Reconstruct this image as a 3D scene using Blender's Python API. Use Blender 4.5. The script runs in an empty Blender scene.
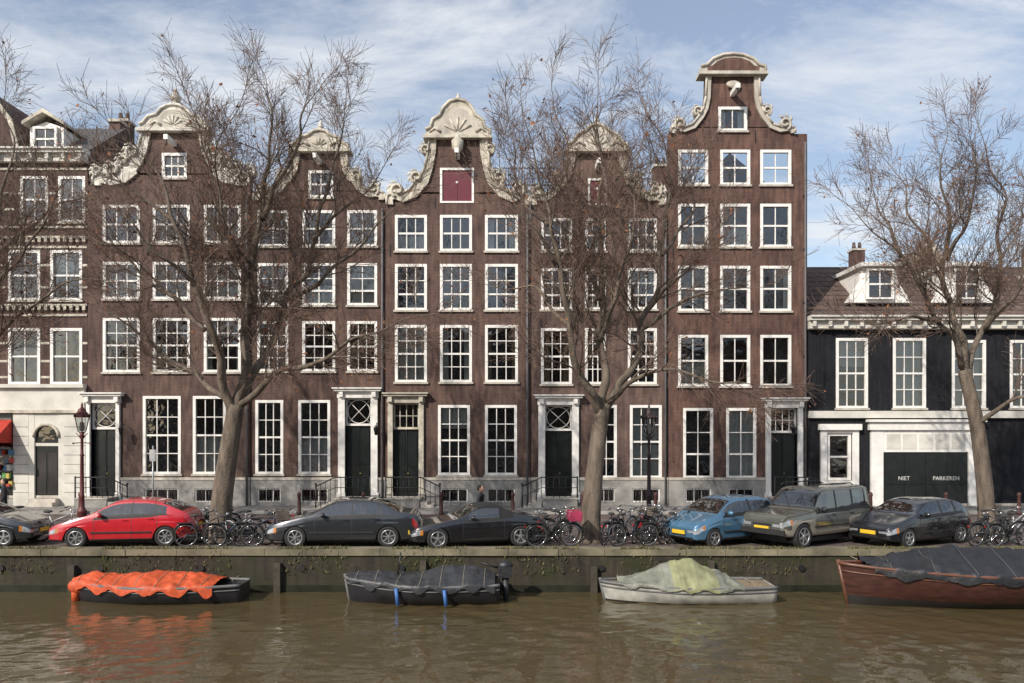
import bpy, bmesh, math, random
import numpy as np
from mathutils import Vector, Matrix, noise
random.seed(7); np.random.seed(7)
R=math.radians
# ------------------------------------------------------------------ site survey (metres)
CAMD=36.0; EYE=3.47; F=800.0
def X(px,d=CAMD): return (px-512)*d/F
def Z(py,d=CAMD): return EYE+(431-py)*d/F
# ------------------------------------------------------------------ materials
MATS={}
def nodes(name):
    m=bpy.data.materials.new(name); m.use_nodes=True
    nt=m.node_tree; b=nt.nodes['Principled BSDF']; return m,nt,b
def mat(name,col,rough=.6,metal=0.,var=.2,scale=3.,bump=0.,coat=0.,spec=.5,streak=0.,bscale=None):
    if name in MATS: return MATS[name]
    m,nt,b=nodes(name); L=nt.links.new
    b.inputs['Roughness'].default_value=rough; b.inputs['Metallic'].default_value=metal
    b.inputs['Coat Weight'].default_value=coat; b.inputs['Coat Roughness'].default_value=.03
    b.inputs['Specular IOR Level'].default_value=spec
    tc=nt.nodes.new('ShaderNodeTexCoord')
    n=nt.nodes.new('ShaderNodeTexNoise'); n.inputs['Scale'].default_value=scale; n.inputs['Detail'].default_value=6
    mp=nt.nodes.new('ShaderNodeMapping'); L(tc.outputs['Object'],mp.inputs[0]); L(mp.outputs[0],n.inputs['Vector'])
    if streak: mp.inputs['Scale'].default_value=(1,1,streak)
    r=nt.nodes.new('ShaderNodeValToRGB')
    r.color_ramp.elements[0].position=.3; r.color_ramp.elements[1].position=.72
    r.color_ramp.elements[0].color=(*[c*(1-var) for c in col],1); r.color_ramp.elements[1].color=(*[min(1,c*(1+var)) for c in col],1)
    L(n.outputs['Fac'],r.inputs[0]); L(r.outputs[0],b.inputs['Base Color'])
    if bump:
        n2=nt.nodes.new('ShaderNodeTexNoise'); n2.inputs['Scale'].default_value=bscale or scale*6; n2.inputs['Detail'].default_value=5
        L(tc.outputs['Object'],n2.inputs['Vector'])
        bp=nt.nodes.new('ShaderNodeBump'); bp.inputs['Strength'].default_value=bump; bp.inputs['Distance'].default_value=.03
        L(n2.outputs['Fac'],bp.inputs['Height']); L(bp.outputs[0],b.inputs['Normal'])
    MATS[name]=m; return m
def brick(name,c1,c2,mortar,stain=.45,floor=False,w=.22,h=.065,mort=.012,moss=None):
    if name in MATS: return MATS[name]
    m,nt,b=nodes(name); L=nt.links.new; N=nt.nodes.new
    b.inputs['Roughness'].default_value=.85; b.inputs['Specular IOR Level'].default_value=.25
    tc=N('ShaderNodeTexCoord'); sp=N('ShaderNodeSeparateXYZ'); L(tc.outputs['Object'],sp.inputs[0])
    cb=N('ShaderNodeCombineXYZ'); L(sp.outputs[0],cb.inputs[0]); L(sp.outputs[1 if floor else 2],cb.inputs[1])
    if not floor:
        ad=N('ShaderNodeMath'); ad.operation='ADD'; L(sp.outputs[0],ad.inputs[0]); L(sp.outputs[1],ad.inputs[1]); L(ad.outputs[0],cb.inputs[0])
    br=N('ShaderNodeTexBrick'); L(cb.outputs[0],br.inputs['Vector'])
    br.inputs['Scale'].default_value=1; br.inputs['Brick Width'].default_value=w; br.inputs['Row Height'].default_value=h
    br.inputs['Mortar Size'].default_value=mort; br.inputs['Color1'].default_value=(*c1,1); br.inputs['Color2'].default_value=(*c2,1); br.inputs['Mortar'].default_value=(*mortar,1)
    n=N('ShaderNodeTexNoise'); n.inputs['Scale'].default_value=.55; n.inputs['Detail'].default_value=8; n.inputs['Roughness'].default_value=.65
    L(tc.outputs['Object'],n.inputs['Vector'])
    r=N('ShaderNodeValToRGB'); r.color_ramp.elements[0].position=.32; r.color_ramp.elements[1].position=.7
    r.color_ramp.elements[0].color=(1-stain,1-stain,1-stain*.9,1); r.color_ramp.elements[1].color=(1.25,1.22,1.18,1)
    L(n.outputs['Fac'],r.inputs[0])
    mx=N('ShaderNodeMix'); mx.data_type='RGBA'; mx.blend_type='MULTIPLY'; mx.inputs[0].default_value=1
    L(br.outputs['Color'],mx.inputs[6]); L(r.outputs[0],mx.inputs[7])
    n3=N('ShaderNodeTexNoise'); n3.inputs['Scale'].default_value=3.; n3.inputs['Detail'].default_value=6
    mp=N('ShaderNodeMapping'); mp.inputs['Scale'].default_value=(2,2,.35) if not floor else (1,1,1); L(tc.outputs['Object'],mp.inputs[0]); L(mp.outputs[0],n3.inputs['Vector'])
    r3=N('ShaderNodeValToRGB'); r3.color_ramp.elements[0].position=.35; r3.color_ramp.elements[1].position=.65
    r3.color_ramp.elements[0].color=(.66,.67,.70,1); r3.color_ramp.elements[1].color=(1.22,1.19,1.15,1); L(n3.outputs['Fac'],r3.inputs[0])
    m2=N('ShaderNodeMix'); m2.data_type='RGBA'; m2.blend_type='MULTIPLY'; m2.inputs[0].default_value=1
    L(mx.outputs[2],m2.inputs[6]); L(r3.outputs[0],m2.inputs[7]); out=m2.outputs[2]
    if moss:
        n4=N('ShaderNodeTexNoise'); n4.inputs['Scale'].default_value=1.1; n4.inputs['Detail'].default_value=8; L(tc.outputs['Object'],n4.inputs['Vector'])
        r4=N('ShaderNodeValToRGB'); r4.color_ramp.elements[0].position=.42; r4.color_ramp.elements[1].position=.6; L(n4.outputs['Fac'],r4.inputs[0])
        m3=N('ShaderNodeMix'); m3.data_type='RGBA'; L(r4.outputs[0],m3.inputs[0]); L(out,m3.inputs[6]); m3.inputs[7].default_value=(*moss,1); out=m3.outputs[2]
    L(out,b.inputs['Base Color'])
    bp=N('ShaderNodeBump'); bp.inputs['Strength'].default_value=.3; bp.inputs['Distance'].default_value=.008
    L(br.outputs['Fac'],bp.inputs['Height']); bp.invert=True; L(bp.outputs[0],b.inputs['Normal'])
    MATS[name]=m; return m
def glassmat(name,tint,base,refl=.9):
    m=bpy.data.materials.new(name); m.use_nodes=True; nt=m.node_tree; L=nt.links.new; N=nt.nodes.new
    for n in list(nt.nodes): nt.nodes.remove(n)
    o=N('ShaderNodeOutputMaterial'); mx=N('ShaderNodeMixShader'); t=N('ShaderNodeBsdfTransparent'); t.inputs[0].default_value=(*tint,1)
    g=N('ShaderNodeBsdfGlossy'); g.inputs['Roughness'].default_value=.015; g.inputs['Color'].default_value=(refl,refl,refl,1)
    fr=N('ShaderNodeFresnel'); fr.inputs[0].default_value=1.5
    ma=N('ShaderNodeMath'); ma.operation='ADD'; ma.inputs[1].default_value=base; L(fr.outputs[0],ma.inputs[0])
    tc=N('ShaderNodeTexCoord'); n=N('ShaderNodeTexNoise'); n.inputs['Scale'].default_value=2.2; n.inputs['Detail'].default_value=2
    L(tc.outputs['Object'],n.inputs['Vector']); bp=N('ShaderNodeBump'); bp.inputs['Strength'].default_value=.3; bp.inputs['Distance'].default_value=.05
    L(n.outputs['Fac'],bp.inputs['Height']); L(bp.outputs[0],g.inputs['Normal'])
    L(ma.outputs[0],mx.inputs[0]); L(t.outputs[0],mx.inputs[1]); L(g.outputs[0],mx.inputs[2]); L(mx.outputs[0],o.inputs[0])
    MATS[name]=m; return m
WG=glassmat('window_glass',(.8,.84,.84),.10)
CG=glassmat('car_glass',(.25,.29,.29),.16)
WHITE=mat('white_painted_wood',(.80,.78,.74),.5,var=.10,scale=4)
CREAM=mat('cream_sandstone',(.50,.46,.38),.8,var=.38,scale=2.5,bump=.5)
STONE=mat('pale_stone',(.48,.44,.38),.85,var=.3,scale=2,bump=.4,streak=.4)
PLINTH=mat('grey_plinth_stone',(.29,.28,.26),.85,var=.38,scale=1.5,bump=.4)
OFFW=mat('offwhite_plaster',(.62,.60,.54),.7,var=.18,scale=1.5)
DOOR=mat('black_green_door_paint',(.012,.016,.015),.3,var=.2,coat=.3)
REDH=mat('dark_red_hatch_paint',(.12,.011,.026),.5,var=.15)
IRON=mat('black_iron',(.015,.015,.017),.5,var=.2)
CURT=mat('net_curtain',(.62,.62,.58),.9,var=.12,scale=9,streak=.1)
CURT2=mat('ochre_curtain',(.34,.25,.16),.9,var=.3,scale=9,streak=.1)
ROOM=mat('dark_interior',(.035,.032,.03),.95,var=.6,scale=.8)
SLATE=mat('slate_roof',(.085,.08,.08),.7,var=.35,scale=5,bump=.5)
LEAD=mat('grey_lead',(.12,.12,.125),.6,var=.2)
BLACKW=brick('black_painted_brick',(.014,.015,.019),(.019,.020,.025),(.012,.013,.016),.2)
BR={}
for k,c in dict(a=(.105,.066,.056),b=(.135,.088,.072),c=(.118,.075,.061),d=(.135,.086,.070),e=(.148,.100,.083),f=(.145,.085,.067),g=(.20,.13,.105)).items():
    BR[k]=brick('brown_brick_'+k,c,tuple(v*.80 for v in c),tuple(v*.9+.025 for v in c),mort=.009)
TILE=brick('pantile_roof',(.16,.115,.098),(.11,.08,.07),(.045,.036,.03),.35,w=.25,h=.3,mort=.03)
# ------------------------------------------------------------------ mesh builder
class MB:
    def __init__(s): s.v=[];s.f=[];s.m=[];s.mats=[];s.sm=[]
    def mi(s,m):
        if m not in s.mats: s.mats.append(m)
        return s.mats.index(m)
    def add(s,vs,fs,m,smooth=False):
        o=len(s.v); s.v.extend([tuple(v) for v in vs]); i=s.mi(m)
        for f in fs: s.f.append([o+k for k in f]); s.m.append(i); s.sm.append(smooth)
    def box(s,x0,x1,y0,y1,z0,z1,m):
        vs=[(x0,y0,z0),(x1,y0,z0),(x1,y1,z0),(x0,y1,z0),(x0,y0,z1),(x1,y0,z1),(x1,y1,z1),(x0,y1,z1)]
        s.add(vs,[(0,3,2,1),(4,5,6,7),(0,1,5,4),(1,2,6,5),(2,3,7,6),(3,0,4,7)],m)
    def obox(s,c,ax,ay,az,m):
        c=Vector(c);ax=Vector(ax);ay=Vector(ay);az=Vector(az)
        vs=[c+a*ax+b*ay+e*az for e in(-1,1) for a,b in((-1,-1),(1,-1),(1,1),(-1,1))]
        s.add(vs,[(0,3,2,1),(4,5,6,7),(0,1,5,4),(1,2,6,5),(2,3,7,6),(3,0,4,7)],m)
    def quad(s,a,b,c,d,m): s.add([a,b,c,d],[(0,1,2,3)],m)
    def prism(s,poly,y0,y1,m):
        n=len(poly); vs=[(p[0],y0,p[1]) for p in poly]+[(p[0],y1,p[1]) for p in poly]
        fs=[tuple(range(n)),tuple(range(2*n-1,n-1,-1))]+[(i,n+i,n+(i+1)%n,(i+1)%n) for i in range(n)]
        s.add(vs,fs,m)
    def tube(s,path,rad,m,n=6,smooth=True,cap=True):
        P=[Vector(p) for p in path]; k=len(P)
        if not hasattr(rad,'__len__'): rad=[rad]*k
        vs=[]; ref=None
        for i in range(k):
            t=(P[min(i+1,k-1)]-P[max(i-1,0)]).normalized()
            if ref is None:
                ref=t.orthogonal().normalized()
            ref=(ref-t*ref.dot(t))
            if ref.length<1e-4: ref=t.orthogonal()
            ref.normalize(); b=t.cross(ref)
            for j in range(n):
                a=2*math.pi*j/n; vs.append(P[i]+(ref*math.cos(a)+b*math.sin(a))*rad[i])
        fs=[(i*n+j,i*n+(j+1)%n,(i+1)*n+(j+1)%n,(i+1)*n+j) for i in range(k-1) for j in range(n)]
        if cap: fs+= [tuple(range(n))[::-1],tuple((k-1)*n+j for j in range(n))]
        s.add(vs,fs,m,smooth)
    def lathe(s,c,prof,m,n=16,axis='z',smooth=True):
        vs=[]
        for r,h in prof:
            for j in range(n):
                a=2*math.pi*j/n; u,w=r*math.cos(a),r*math.sin(a)
                vs.append((c[0]+u,c[1]+w,c[2]+h) if axis=='z' else (c[0]+u,c[1]+h,c[2]+w) if axis=='y' else (c[0]+h,c[1]+u,c[2]+w))
        k=len(prof)
        fs=[(i*n+j,i*n+(j+1)%n,(i+1)*n+(j+1)%n,(i+1)*n+j) for i in range(k-1) for j in range(n)]+[tuple(range(n))[::-1],tuple((k-1)*n+j for j in range(n))]
        s.add(vs,fs,m,smooth)
    def ball(s,c,r,m,n=10,sq=(1,1,1)):
        prof=[(max(.001,math.cos(a)),math.sin(a)) for a in np.linspace(-math.pi/2,math.pi/2,n)]
        vs=[];nn=12
        for q,h in prof:
            for j in range(nn):
                a=2*math.pi*j/nn; vs.append((c[0]+r*sq[0]*q*math.cos(a),c[1]+r*sq[1]*q*math.sin(a),c[2]+r*sq[2]*h))
        s.add(vs,[(i*nn+j,i*nn+(j+1)%nn,(i+1)*nn+(j+1)%nn,(i+1)*nn+j) for i in range(n-1) for j in range(nn)],m,True)
    def obj(s,name,parent=None,loc=(0,0,0),rot=0):
        me=bpy.data.meshes.new(name); me.from_pydata(s.v,[],s.f)
        for m in s.mats: me.materials.append(m)
        me.polygons.foreach_set('material_index',s.m); me.polygons.foreach_set('use_smooth',s.sm); me.update()
        o=bpy.data.objects.new(name,me); bpy.context.collection.objects.link(o)
        if parent: o.parent=parent
        o.location=loc; o.rotation_euler=(0,0,rot); return o
def empty(name,loc=(0,0,0),rot=0):
    e=bpy.data.objects.new(name,None); bpy.context.collection.objects.link(e); e.location=loc; e.rotation_euler=(0,0,rot); e.empty_display_size=.2; return e
# ------------------------------------------------------------------ house pieces
def wall(mb,prof,ops,yf,th,m):
    for a,b in zip(prof[:-1],prof[1:]):
        if b[0]-a[0]<1e-5: continue
        zs=sorted({a[0],b[0],*[z for o in ops for z in(o[2],o[3]) if a[0]<z<b[0]]})
        lx=lambda z:a[1]+(b[1]-a[1])*(z-a[0])/(b[0]-a[0]); rx=lambda z:a[2]+(b[2]-a[2])*(z-a[0])/(b[0]-a[0])
        for z0,z1 in zip(zs[:-1],zs[1:]):
            zm=(z0+z1)/2; cuts=sorted([o for o in ops if o[2]<zm<o[3]])
            l0,l1=lx(z0),lx(z1)
            for o in cuts:
                mb.quad((l0,yf,z0),(o[0],yf,z0),(o[0],yf,z1),(l1,yf,z1),m); l0=l1=o[1]
            mb.quad((l0,yf,z0),(rx(z0),yf,z0),(rx(z1),yf,z1),(l1,yf,z1),m)
        for q in(1,2):
            mb.quad((a[q],yf,a[0]),(b[q],yf,b[0]),(b[q],yf+th,b[0]),(a[q],yf+th,a[0]),m)
    for o in ops:
        x0,x1,z0,z1=o
        mb.quad((x0,yf,z0),(x0,yf+.22,z0),(x0,yf+.22,z1),(x0,yf,z1),m); mb.quad((x1,yf,z0),(x1,yf+.22,z0),(x1,yf+.22,z1),(x1,yf,z1),m)
        mb.quad((x0,yf,z0),(x1,yf,z0),(x1,yf+.22,z0),(x0,yf+.22,z0),m); mb.quad((x0,yf,z1),(x1,yf,z1),(x1,yf+.22,z1),(x0,yf+.22,z1),m)
def window(fr,gl,cu,o,yf,cols=3,rows=4,fw=.125,kind=None,fm=WHITE,sill=True):
    x0,x1,z0,z1=o; y0=yf-.025;y1=yf+.13
    fr.box(x0,x0+fw,y0,y1,z0,z1,fm); fr.box(x1-fw,x1,y0,y1,z0,z1,fm)
    fr.box(x0+fw,x1-fw,y0,y1,z1-fw,z1,fm); fr.box(x0+fw,x1-fw,y0,y1,z0,z0+fw*.8,fm)
    if sill: fr.box(x0-.06,x1+.06,yf-.09,yf-.003,z0-.09,z0-.002,STONE)
    ix0,ix1,iz0,iz1=x0+fw,x1-fw,z0+fw*.8,z1-fw
    rs=rows//2 if rows>1 else 0
    zm=iz0+(iz1-iz0)*(rs/rows if rows>1 else 0)
    if rows>1: fr.box(ix0,ix1,yf+.028,yf+.115,zm-.04,zm+.04,fm)
    for i in range(1,cols):
        x=ix0+(ix1-ix0)*i/cols; fr.box(x-.019,x+.019,yf+.035,yf+.10,iz0,iz1,fm)
    for j in range(1,rows):
        if j==rs: continue
        z=iz0+(iz1-iz0)*j/rows; fr.box(ix0,ix1,yf+.037,yf+.098,z-.019,z+.019,fm)
    for a,b,yy in ((iz0,zm,yf+.085),(zm,iz1,yf+.065)):
        if b-a<.05: continue
        t=[random.uniform(-.016,.016) for _ in range(3)]
        gl.quad((ix0,yy+t[0],a),(ix1,yy+t[1],a),(ix1,yy+t[1]+t[2],b),(ix0,yy+t[0]+t[2],b),WG)
    k=kind or random.choice(['none','sides','sides','half','full','none','blind','sides','none'])
    def drape(xa,xb,za,zb,m):
        n=max(4,int((xb-xa)/.05)); pts=[(xa+(xb-xa)*i/n, yf+.24+.025*math.sin(i*1.9+xa)) for i in range(n+1)]
        cu.add([(p[0],p[1],za) for p in pts]+[(p[0],p[1],zb) for p in pts],[(i,i+1,n+2+i,n+1+i) for i in range(n)],m,True)
    w=x1-x0; h=z1-z0; m=random.choice([CURT,CURT,CURT,CURT2])
    if k=='sides':
        q=random.uniform(.16,.3); drape(x0,x0+w*q,z0,z1,m); drape(x1-w*q,x1,z0,z1,m)
    elif k=='half': drape(x0,x1,z0,z0+h*.48,CURT)
    elif k=='full': drape(x0,x1,z0,z1,CURT)
    elif k=='blind': drape(x0,x1,z1-h*random.uniform(.25,.5),z1,CURT)
def strip(mb,pts,w,y0,y1,m):
    n=len(pts); off=[]
    ww=w if hasattr(w,'__len__') else [w]*n
    for i in range(n):
        a=Vector(pts[max(i-1,0)]);b=Vector(pts[min(i+1,n-1)]); t=(b-a).normalized(); nn=Vector((t[1],-t[0])); off.append((pts[i][0]+nn[0]*ww[i],pts[i][1]+nn[1]*ww[i]))
    for i in range(n-1):
        mb.prism([pts[i],pts[i+1],off[i+1],off[i]],y0,y1,m)
def scroll(mb,x,z,r,yf,m,side=1):
    pts=[(x+side*(r*(1-.75*t))*math.cos(t*7.5-1.2),yf-.14-.1*t,z+(r*(1-.75*t))*math.sin(t*7.5-1.2)) for t in np.linspace(0,1,22)]
    mb.tube(pts,[r*.26*(1-.4*t) for t in np.linspace(0,1,22)],m,6)
    mb.lathe((x,yf-.1,z),[(r*.85,0),(r*.9,.03),(r*.9,.45)],m,14,'y',False)
    for k in range(3):
        a=R(100+side*-38*k); mb.tube([(x+r*.8*math.cos(a),yf-.05,z+r*.8*math.sin(a)),(x+r*1.35*math.cos(a+.25),yf-.12,z+r*1.35*math.sin(a+.25)),(x+r*1.55*math.cos(a+.65),yf-.16,z+r*1.5*math.sin(a+.65))],[r*.28,r*.2,r*.06],m,6)
def urn(mb,x,y,z,s,m):
    mb.lathe((x,y,z),[(.22*s,0),(.22*s,.1*s),(.1*s,.14*s),(.1*s,.25*s),(.28*s,.45*s),(.3*s,.6*s),(.16*s,.75*s),(.18*s,.8*s),(.1*s,.95*s),(.03*s,1.15*s)],m,12)
def door(p,x0,x1,z0,z1,yf,sur,style=0,fan=.28,doorm=DOOR,surm=WHITE):
    w=x1-x0; zf=z1-(z1-z0)*fan
    p.box(x0-sur,x0,yf-.14,yf+.05,z0-.25,z1,surm); p.box(x1,x1+sur,yf-.14,yf+.05,z0-.25,z1,surm)
    p.box(x0-sur-.05,x0+.02,yf-.17,yf-.003,z0-.25,z0+.2,surm); p.box(x1-.02,x1+sur+.05,yf-.17,yf-.003,z0-.25,z0+.2,surm)
    p.box(x0-sur-.04,x1+sur+.04,yf-.16,yf+.05,z1+.002,z1+.3,surm)
    p.box(x0-sur-.16,x1+sur+.16,yf-.34,yf+.04,z1+.302,z1+.40,surm); p.box(x0-sur-.22,x1+sur+.22,yf-.42,yf+.03,z1+.402,z1+.46,surm)
    for q in(x0-sur/2,x1+sur/2): p.box(q-.09,q+.09,yf-.30,yf-.17,z1+.05,z1+.30,surm)
    p.box(x0,x1,yf+.22,yf+.28,z0,zf,doorm)
    for a,b in((.08,.40),(.46,.92)):
        for c,d in((.1,.46),(.54,.9)):
            p.box(x0+w*c,x0+w*d,yf+.19,yf+.218,z0+(zf-z0)*a,z0+(zf-z0)*b,doorm)
    p.box(x0+w*.485,x0+w*.515,yf+.17,yf+.218,z0+.05,zf,IRON)
    p.lathe((x0+w*.56,yf+.13,z0+1.05),[(.02,0),(.035,.02),(.02,.06)],mat('brass',(.5,.36,.12),.3,1.),8,'y')
    p.box(x0,x1,yf+.12,yf+.26,zf,zf+.1,surm)
    p.box(x0,x0+.07,yf+.12,yf+.24,zf+.1,z1,surm); p.box(x1-.07,x1,yf+.12,yf+.24,zf+.1,z1,surm); p.box(x0+.07,x1-.07,yf+.12,yf+.24,z1-.07,z1,surm)
    p.quad((x0+.07,yf+.2,zf+.1),(x1-.07,yf+.21,zf+.1),(x1-.07,yf+.2,z1-.07),(x0+.07,yf+.21,z1-.07),WG)
    cx=(x0+x1)/2; cz=(zf+.1+z1-.07)/2; hh=(z1-.17-zf)/2; ww=w/2-.07
    if style==0:
        for s in(-1,1):
            p.tube([(cx+s*ww*math.cos(a)*.98,yf+.17,cz+hh*math.sin(a)*.98) for a in np.linspace(0,math.pi*2,17)],.018,surm,5)
            p.tube([(cx-ww,yf+.17,cz-s*hh),(cx+ww,yf+.17,cz+s*hh)],.015,surm,5)
    else:
        for i in(1,2,3): p.box(x0+w*i/4-.015,x0+w*i/4+.015,yf+.17,yf+.2,zf+.1,z1-.07,surm)
        p.box(x0+.07,x1-.07,yf+.165,yf+.195,cz-.015,cz+.015,surm)
    for s in(0,1):
        xx=x0 if s==0 else x1
        p.quad((xx,yf,z0),(xx,yf+.28,z0),(xx,yf+.28,z1),(xx,yf,z1),surm)
    p.quad((x0,yf,z1),(x1,yf,z1),(x1,yf+.28,z1),(x0,yf+.28,z1),surm)
def stoop(p,x0,x1,z0,side=1,depth=1.15):
    n=max(2,int(round(z0/.18)))
    p.box(x0-.15,x1+.15,-depth,-.18,.12,z0-.01,PLINTH); p.box(x0-.2,x1+.2,-depth-.04,-.178,z0-.008,z0+.05,STONE)
    xe=x1+.2 if side>0 else x0-.2
    for i in range(n):
        zt=z0-(i+1)*z0/(n+1)
        a=xe+side*i*.28; b=xe+side*(i+1)*.28
        p.box(min(a,b),max(a,b),-depth,-.2,.12,zt,STONE)
    ye=-depth+.04; L=n*.28
    P=[(x0-.15 if side>0 else x1+.15,ye,z0+.95),(xe,ye,z0+.95),(xe+side*L,ye,1.05)]
    p.tube(P,.028,IRON,6); p.tube([(a,b,c-.45) for a,b,c in P],.016,IRON,5)
    for k in range(7):
        t=k/6; xx=P[0][0]+(P[1][0]-P[0][0])*t; p.tube([(xx,ye,z0+.03),(xx,ye,z0+.95)],.014,IRON,5)
    for k in range(1,5):
        t=k/4; xx=xe+side*L*t; zt=z0+.95+(1.05-z0-.95)*t; p.tube([(xx,ye,.1),(xx,ye,zt)],.014,IRON,5)
    p.tube([(P[2][0],ye,.1),(P[2][0],ye,1.12)],.035,IRON,6); p.ball((P[2][0],ye,1.16),.055,IRON)
    p.tube([(P[0][0],ye,.1),(P[0][0],ye,z0+1.0)],.035,IRON,6)
def house(bk,x0,x1,eave,gable=None,cap=None,wins=(),doors=(),hatch=None,yf=0.,ridge=None,plinth=480,name='brick_house',place=None,bandm=STONE,trim=CREAM,roofm=TILE,cornice=False,depth=12.,stoops=(),cells=True,scr=(),body=None,capin=None,tw=.3,shell=True):
    e=empty(name,*(place or ((0,0,0),0)))
    W=MB();FR=MB();GL=MB();CU=MB();T=MB();D=MB();RF=MB()
    xl,xr=X(x0),X(x1); ze=Z(eave); bm=BR[bk] if bk in BR else BLACKW
    zb=Z(body) if body else ze
    ops=[]
    for w in wins: ops.append((X(w[0]),X(w[1]),Z(w[3]),Z(w[2])))
    dops=[(X(d[0]),X(d[1]),Z(d[3]),Z(d[2])) for d in doors]
    cell=[]
    if cells:
        for w in [w for w in wins if w[3]>470 and w[2]>380]: cell.append((X(w[0])+.1,X(w[1])-.1,.28,.88))
    zp=Z(plinth); prof=[(0,xl,xr),(ze,xl,xr)]
    hops=[(X(hatch[0]),X(hatch[1]),Z(hatch[3]),Z(hatch[2]))] if hatch else []
    if gable:
        cx,pts=gable
        for hw,py in pts: prof.append((Z(py),max(xl,X(cx-hw)),min(xr,X(cx+hw))))
    wall(W,prof,ops+dops+cell+hops,yf,.38,bm)
    for a,b in zip(prof[1:-1],prof[2:]):
        if b[0]-a[0]>1e-5: W.quad((a[1],yf+.38,a[0]),(a[2],yf+.38,a[0]),(b[2],yf+.38,b[0]),(b[1],yf+.38,b[0]),bm)
    for w,o in zip(wins,ops):
        window(FR,GL,CU,o,yf,*(w[4:6] if len(w)>5 else (3,4)),kind=w[6] if len(w)>6 else None)
        W.box(o[0]-.1,o[1]+.1,yf-.012,yf-.002,o[3]+.004,o[3]+.24,bm)
    edges=sorted([(o[0],o[1]) for o in dops]+[(c[0],c[1]) for c in cell])
    a=xl; segs=[]
    for c,d in edges: segs.append((a,c,0)); segs.append((c,d,1)); a=d
    segs.append((a,xr,0))
    for c,d,k in segs:
        if d-c<.02: continue
        isdoor=any(abs(c-o[0])<.001 for o in dops)
        if k and isdoor: T.box(c,d,yf-.07,yf+.27,0,[o[2] for o in dops if abs(c-o[0])<.001][0],PLINTH); continue
        if k: T.box(c,d,yf-.07,yf-.002,0,.28,PLINTH); T.box(c,d,yf-.07,yf-.002,.88,zp,PLINTH)
        else: T.box(c,d,yf-.07,yf-.002,0,zp,PLINTH)
    a=xl
    for o in sorted(dops)+[(xr,xr,0,0)]:
        if o[0]-a>.3: T.box(a,o[0],yf-.1,yf-.002,zp+.002,zp+.12,bandm)
        a=o[1]
    for c in cell:
        window(FR,GL,CU,c,yf,3,1,.05,'none',sill=False)
        for i in range(1,8):
            xx=c[0]+(c[1]-c[0])*i/8; D.tube([(xx,yf-.1,c[2]),(xx,yf-.1,c[3])],.014,IRON,5)
    for i,(d,o) in enumerate(zip(doors,dops)):
        door(D,o[0],o[1],o[2],o[3],yf,(d[4] if len(d)>4 else .28),d[5] if len(d)>5 else 0,surm=d[6] if len(d)>6 else WHITE)
    for s in stoops: stoop(D,X(s[0]),X(s[1]),Z(497),s[2])
    if place is None and name=='brick_house' and x0>80:
        D.tube([(xr-.12,yf-.11,.1),(xr-.12,yf-.11,ze-.4)],.045,LEAD,8)
        for zz in np.arange(2,ze-1,2.4): D.box(xr-.19,xr-.05,yf-.14,yf-.003,zz,zz+.05,IRON)
        for w in wins:
            if w[2]<330 and random.random()<.35: 
                xx=X(w[0])-.22; zz=Z(w[2])+.35; D.box(xx-.02,xx+.02,yf-.03,yf-.003,zz,zz+.5,IRON)
    if hatch:
        o=hops[0]; FR.box(o[0],o[0]+.1,yf-.03,yf+.1,o[2],o[3],WHITE);FR.box(o[1]-.1,o[1],yf-.03,yf+.1,o[2],o[3],WHITE)
        FR.box(o[0]+.1,o[1]-.1,yf-.03,yf+.1,o[3]-.1,o[3],WHITE);FR.box(o[0]+.1,o[1]-.1,yf-.03,yf+.1,o[2],o[2]+.08,WHITE)
        D.box(o[0]+.1,o[1]-.1,yf+.03,yf+.07,o[2]+.08,o[3]-.1,REDH); cxx=(o[0]+o[1])/2
        D.box(cxx-.012,cxx+.012,yf+.01,yf+.03,o[2]+.08,o[3]-.1,REDH)
        D.lathe((cxx,yf+.0,(o[2]+o[3])/2+.15),[(.05,0),(.07,.02),(.07,.03)],WHITE,4,'y')
    W.quad((xl,yf+.95,0),(xr,yf+.95,0),(xr,yf+.95,zb),(xl,yf+.95,zb),ROOM)
    W.quad((xl,yf+.2,0),(xr,yf+.2,0),(xr,yf+depth,0),(xl,yf+depth,0),ROOM)
    for q in(xl+.004,xr-.004):
        W.quad((q,yf+.38,0),(q,yf+depth,0),(q,yf+depth,zb),(q,yf+.38,zb),bm)
    W.quad((xl,yf+depth,0),(xr,yf+depth,0),(xr,yf+depth,zb),(xl,yf+depth,zb),bm)
    for zz in (5.2,8.6,11.3): 
        if zz<zb-1: W.quad((xl,yf+.3,zz),(xr,yf+.3,zz),(xr,yf+.95,zz),(xl,yf+.95,zz),ROOM)
    cxm=X(gable[0]) if gable else (xl+xr)/2
    if ridge:
        zr=Z(ridge); y0=yf+.39;y1=yf+depth
        if gable:
            RF.quad((xl,y0,zb),(cxm,y0,zr),(cxm,y1,zr),(xl,y1,zb),roofm); RF.quad((xr,y0,zb),(cxm,y0,zr),(cxm,y1,zr),(xr,y1,zb),roofm)
            RF.add([(xl,y1,zb),(xr,y1,zb),(cxm,y1,zr)],[(0,1,2)],bm)
        else:
            ym=yf+depth*.4
            RF.quad((xl,yf-.1,ze),(xr,yf-.1,ze),(xr,ym,zr),(xl,ym,zr),roofm); RF.quad((xl,y1,ze),(xr,y1,ze),(xr,ym,zr),(xl,ym,zr),roofm)
            for q in(xl,xr): RF.add([(q,yf-.1,ze),(q,ym,zr),(q,y1,ze)],[(0,1,2)],bm)
        chx=xl+(xr-xl)*random.choice([.1,.9]) 
        W.box(chx-.35,chx+.35,yf+5,yf+5.8,zb-.5,zr+.9,bm); T.box(chx-.42,chx+.42,yf+4.93,yf+5.87,zr+.9,zr+1.02,STONE)
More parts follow.
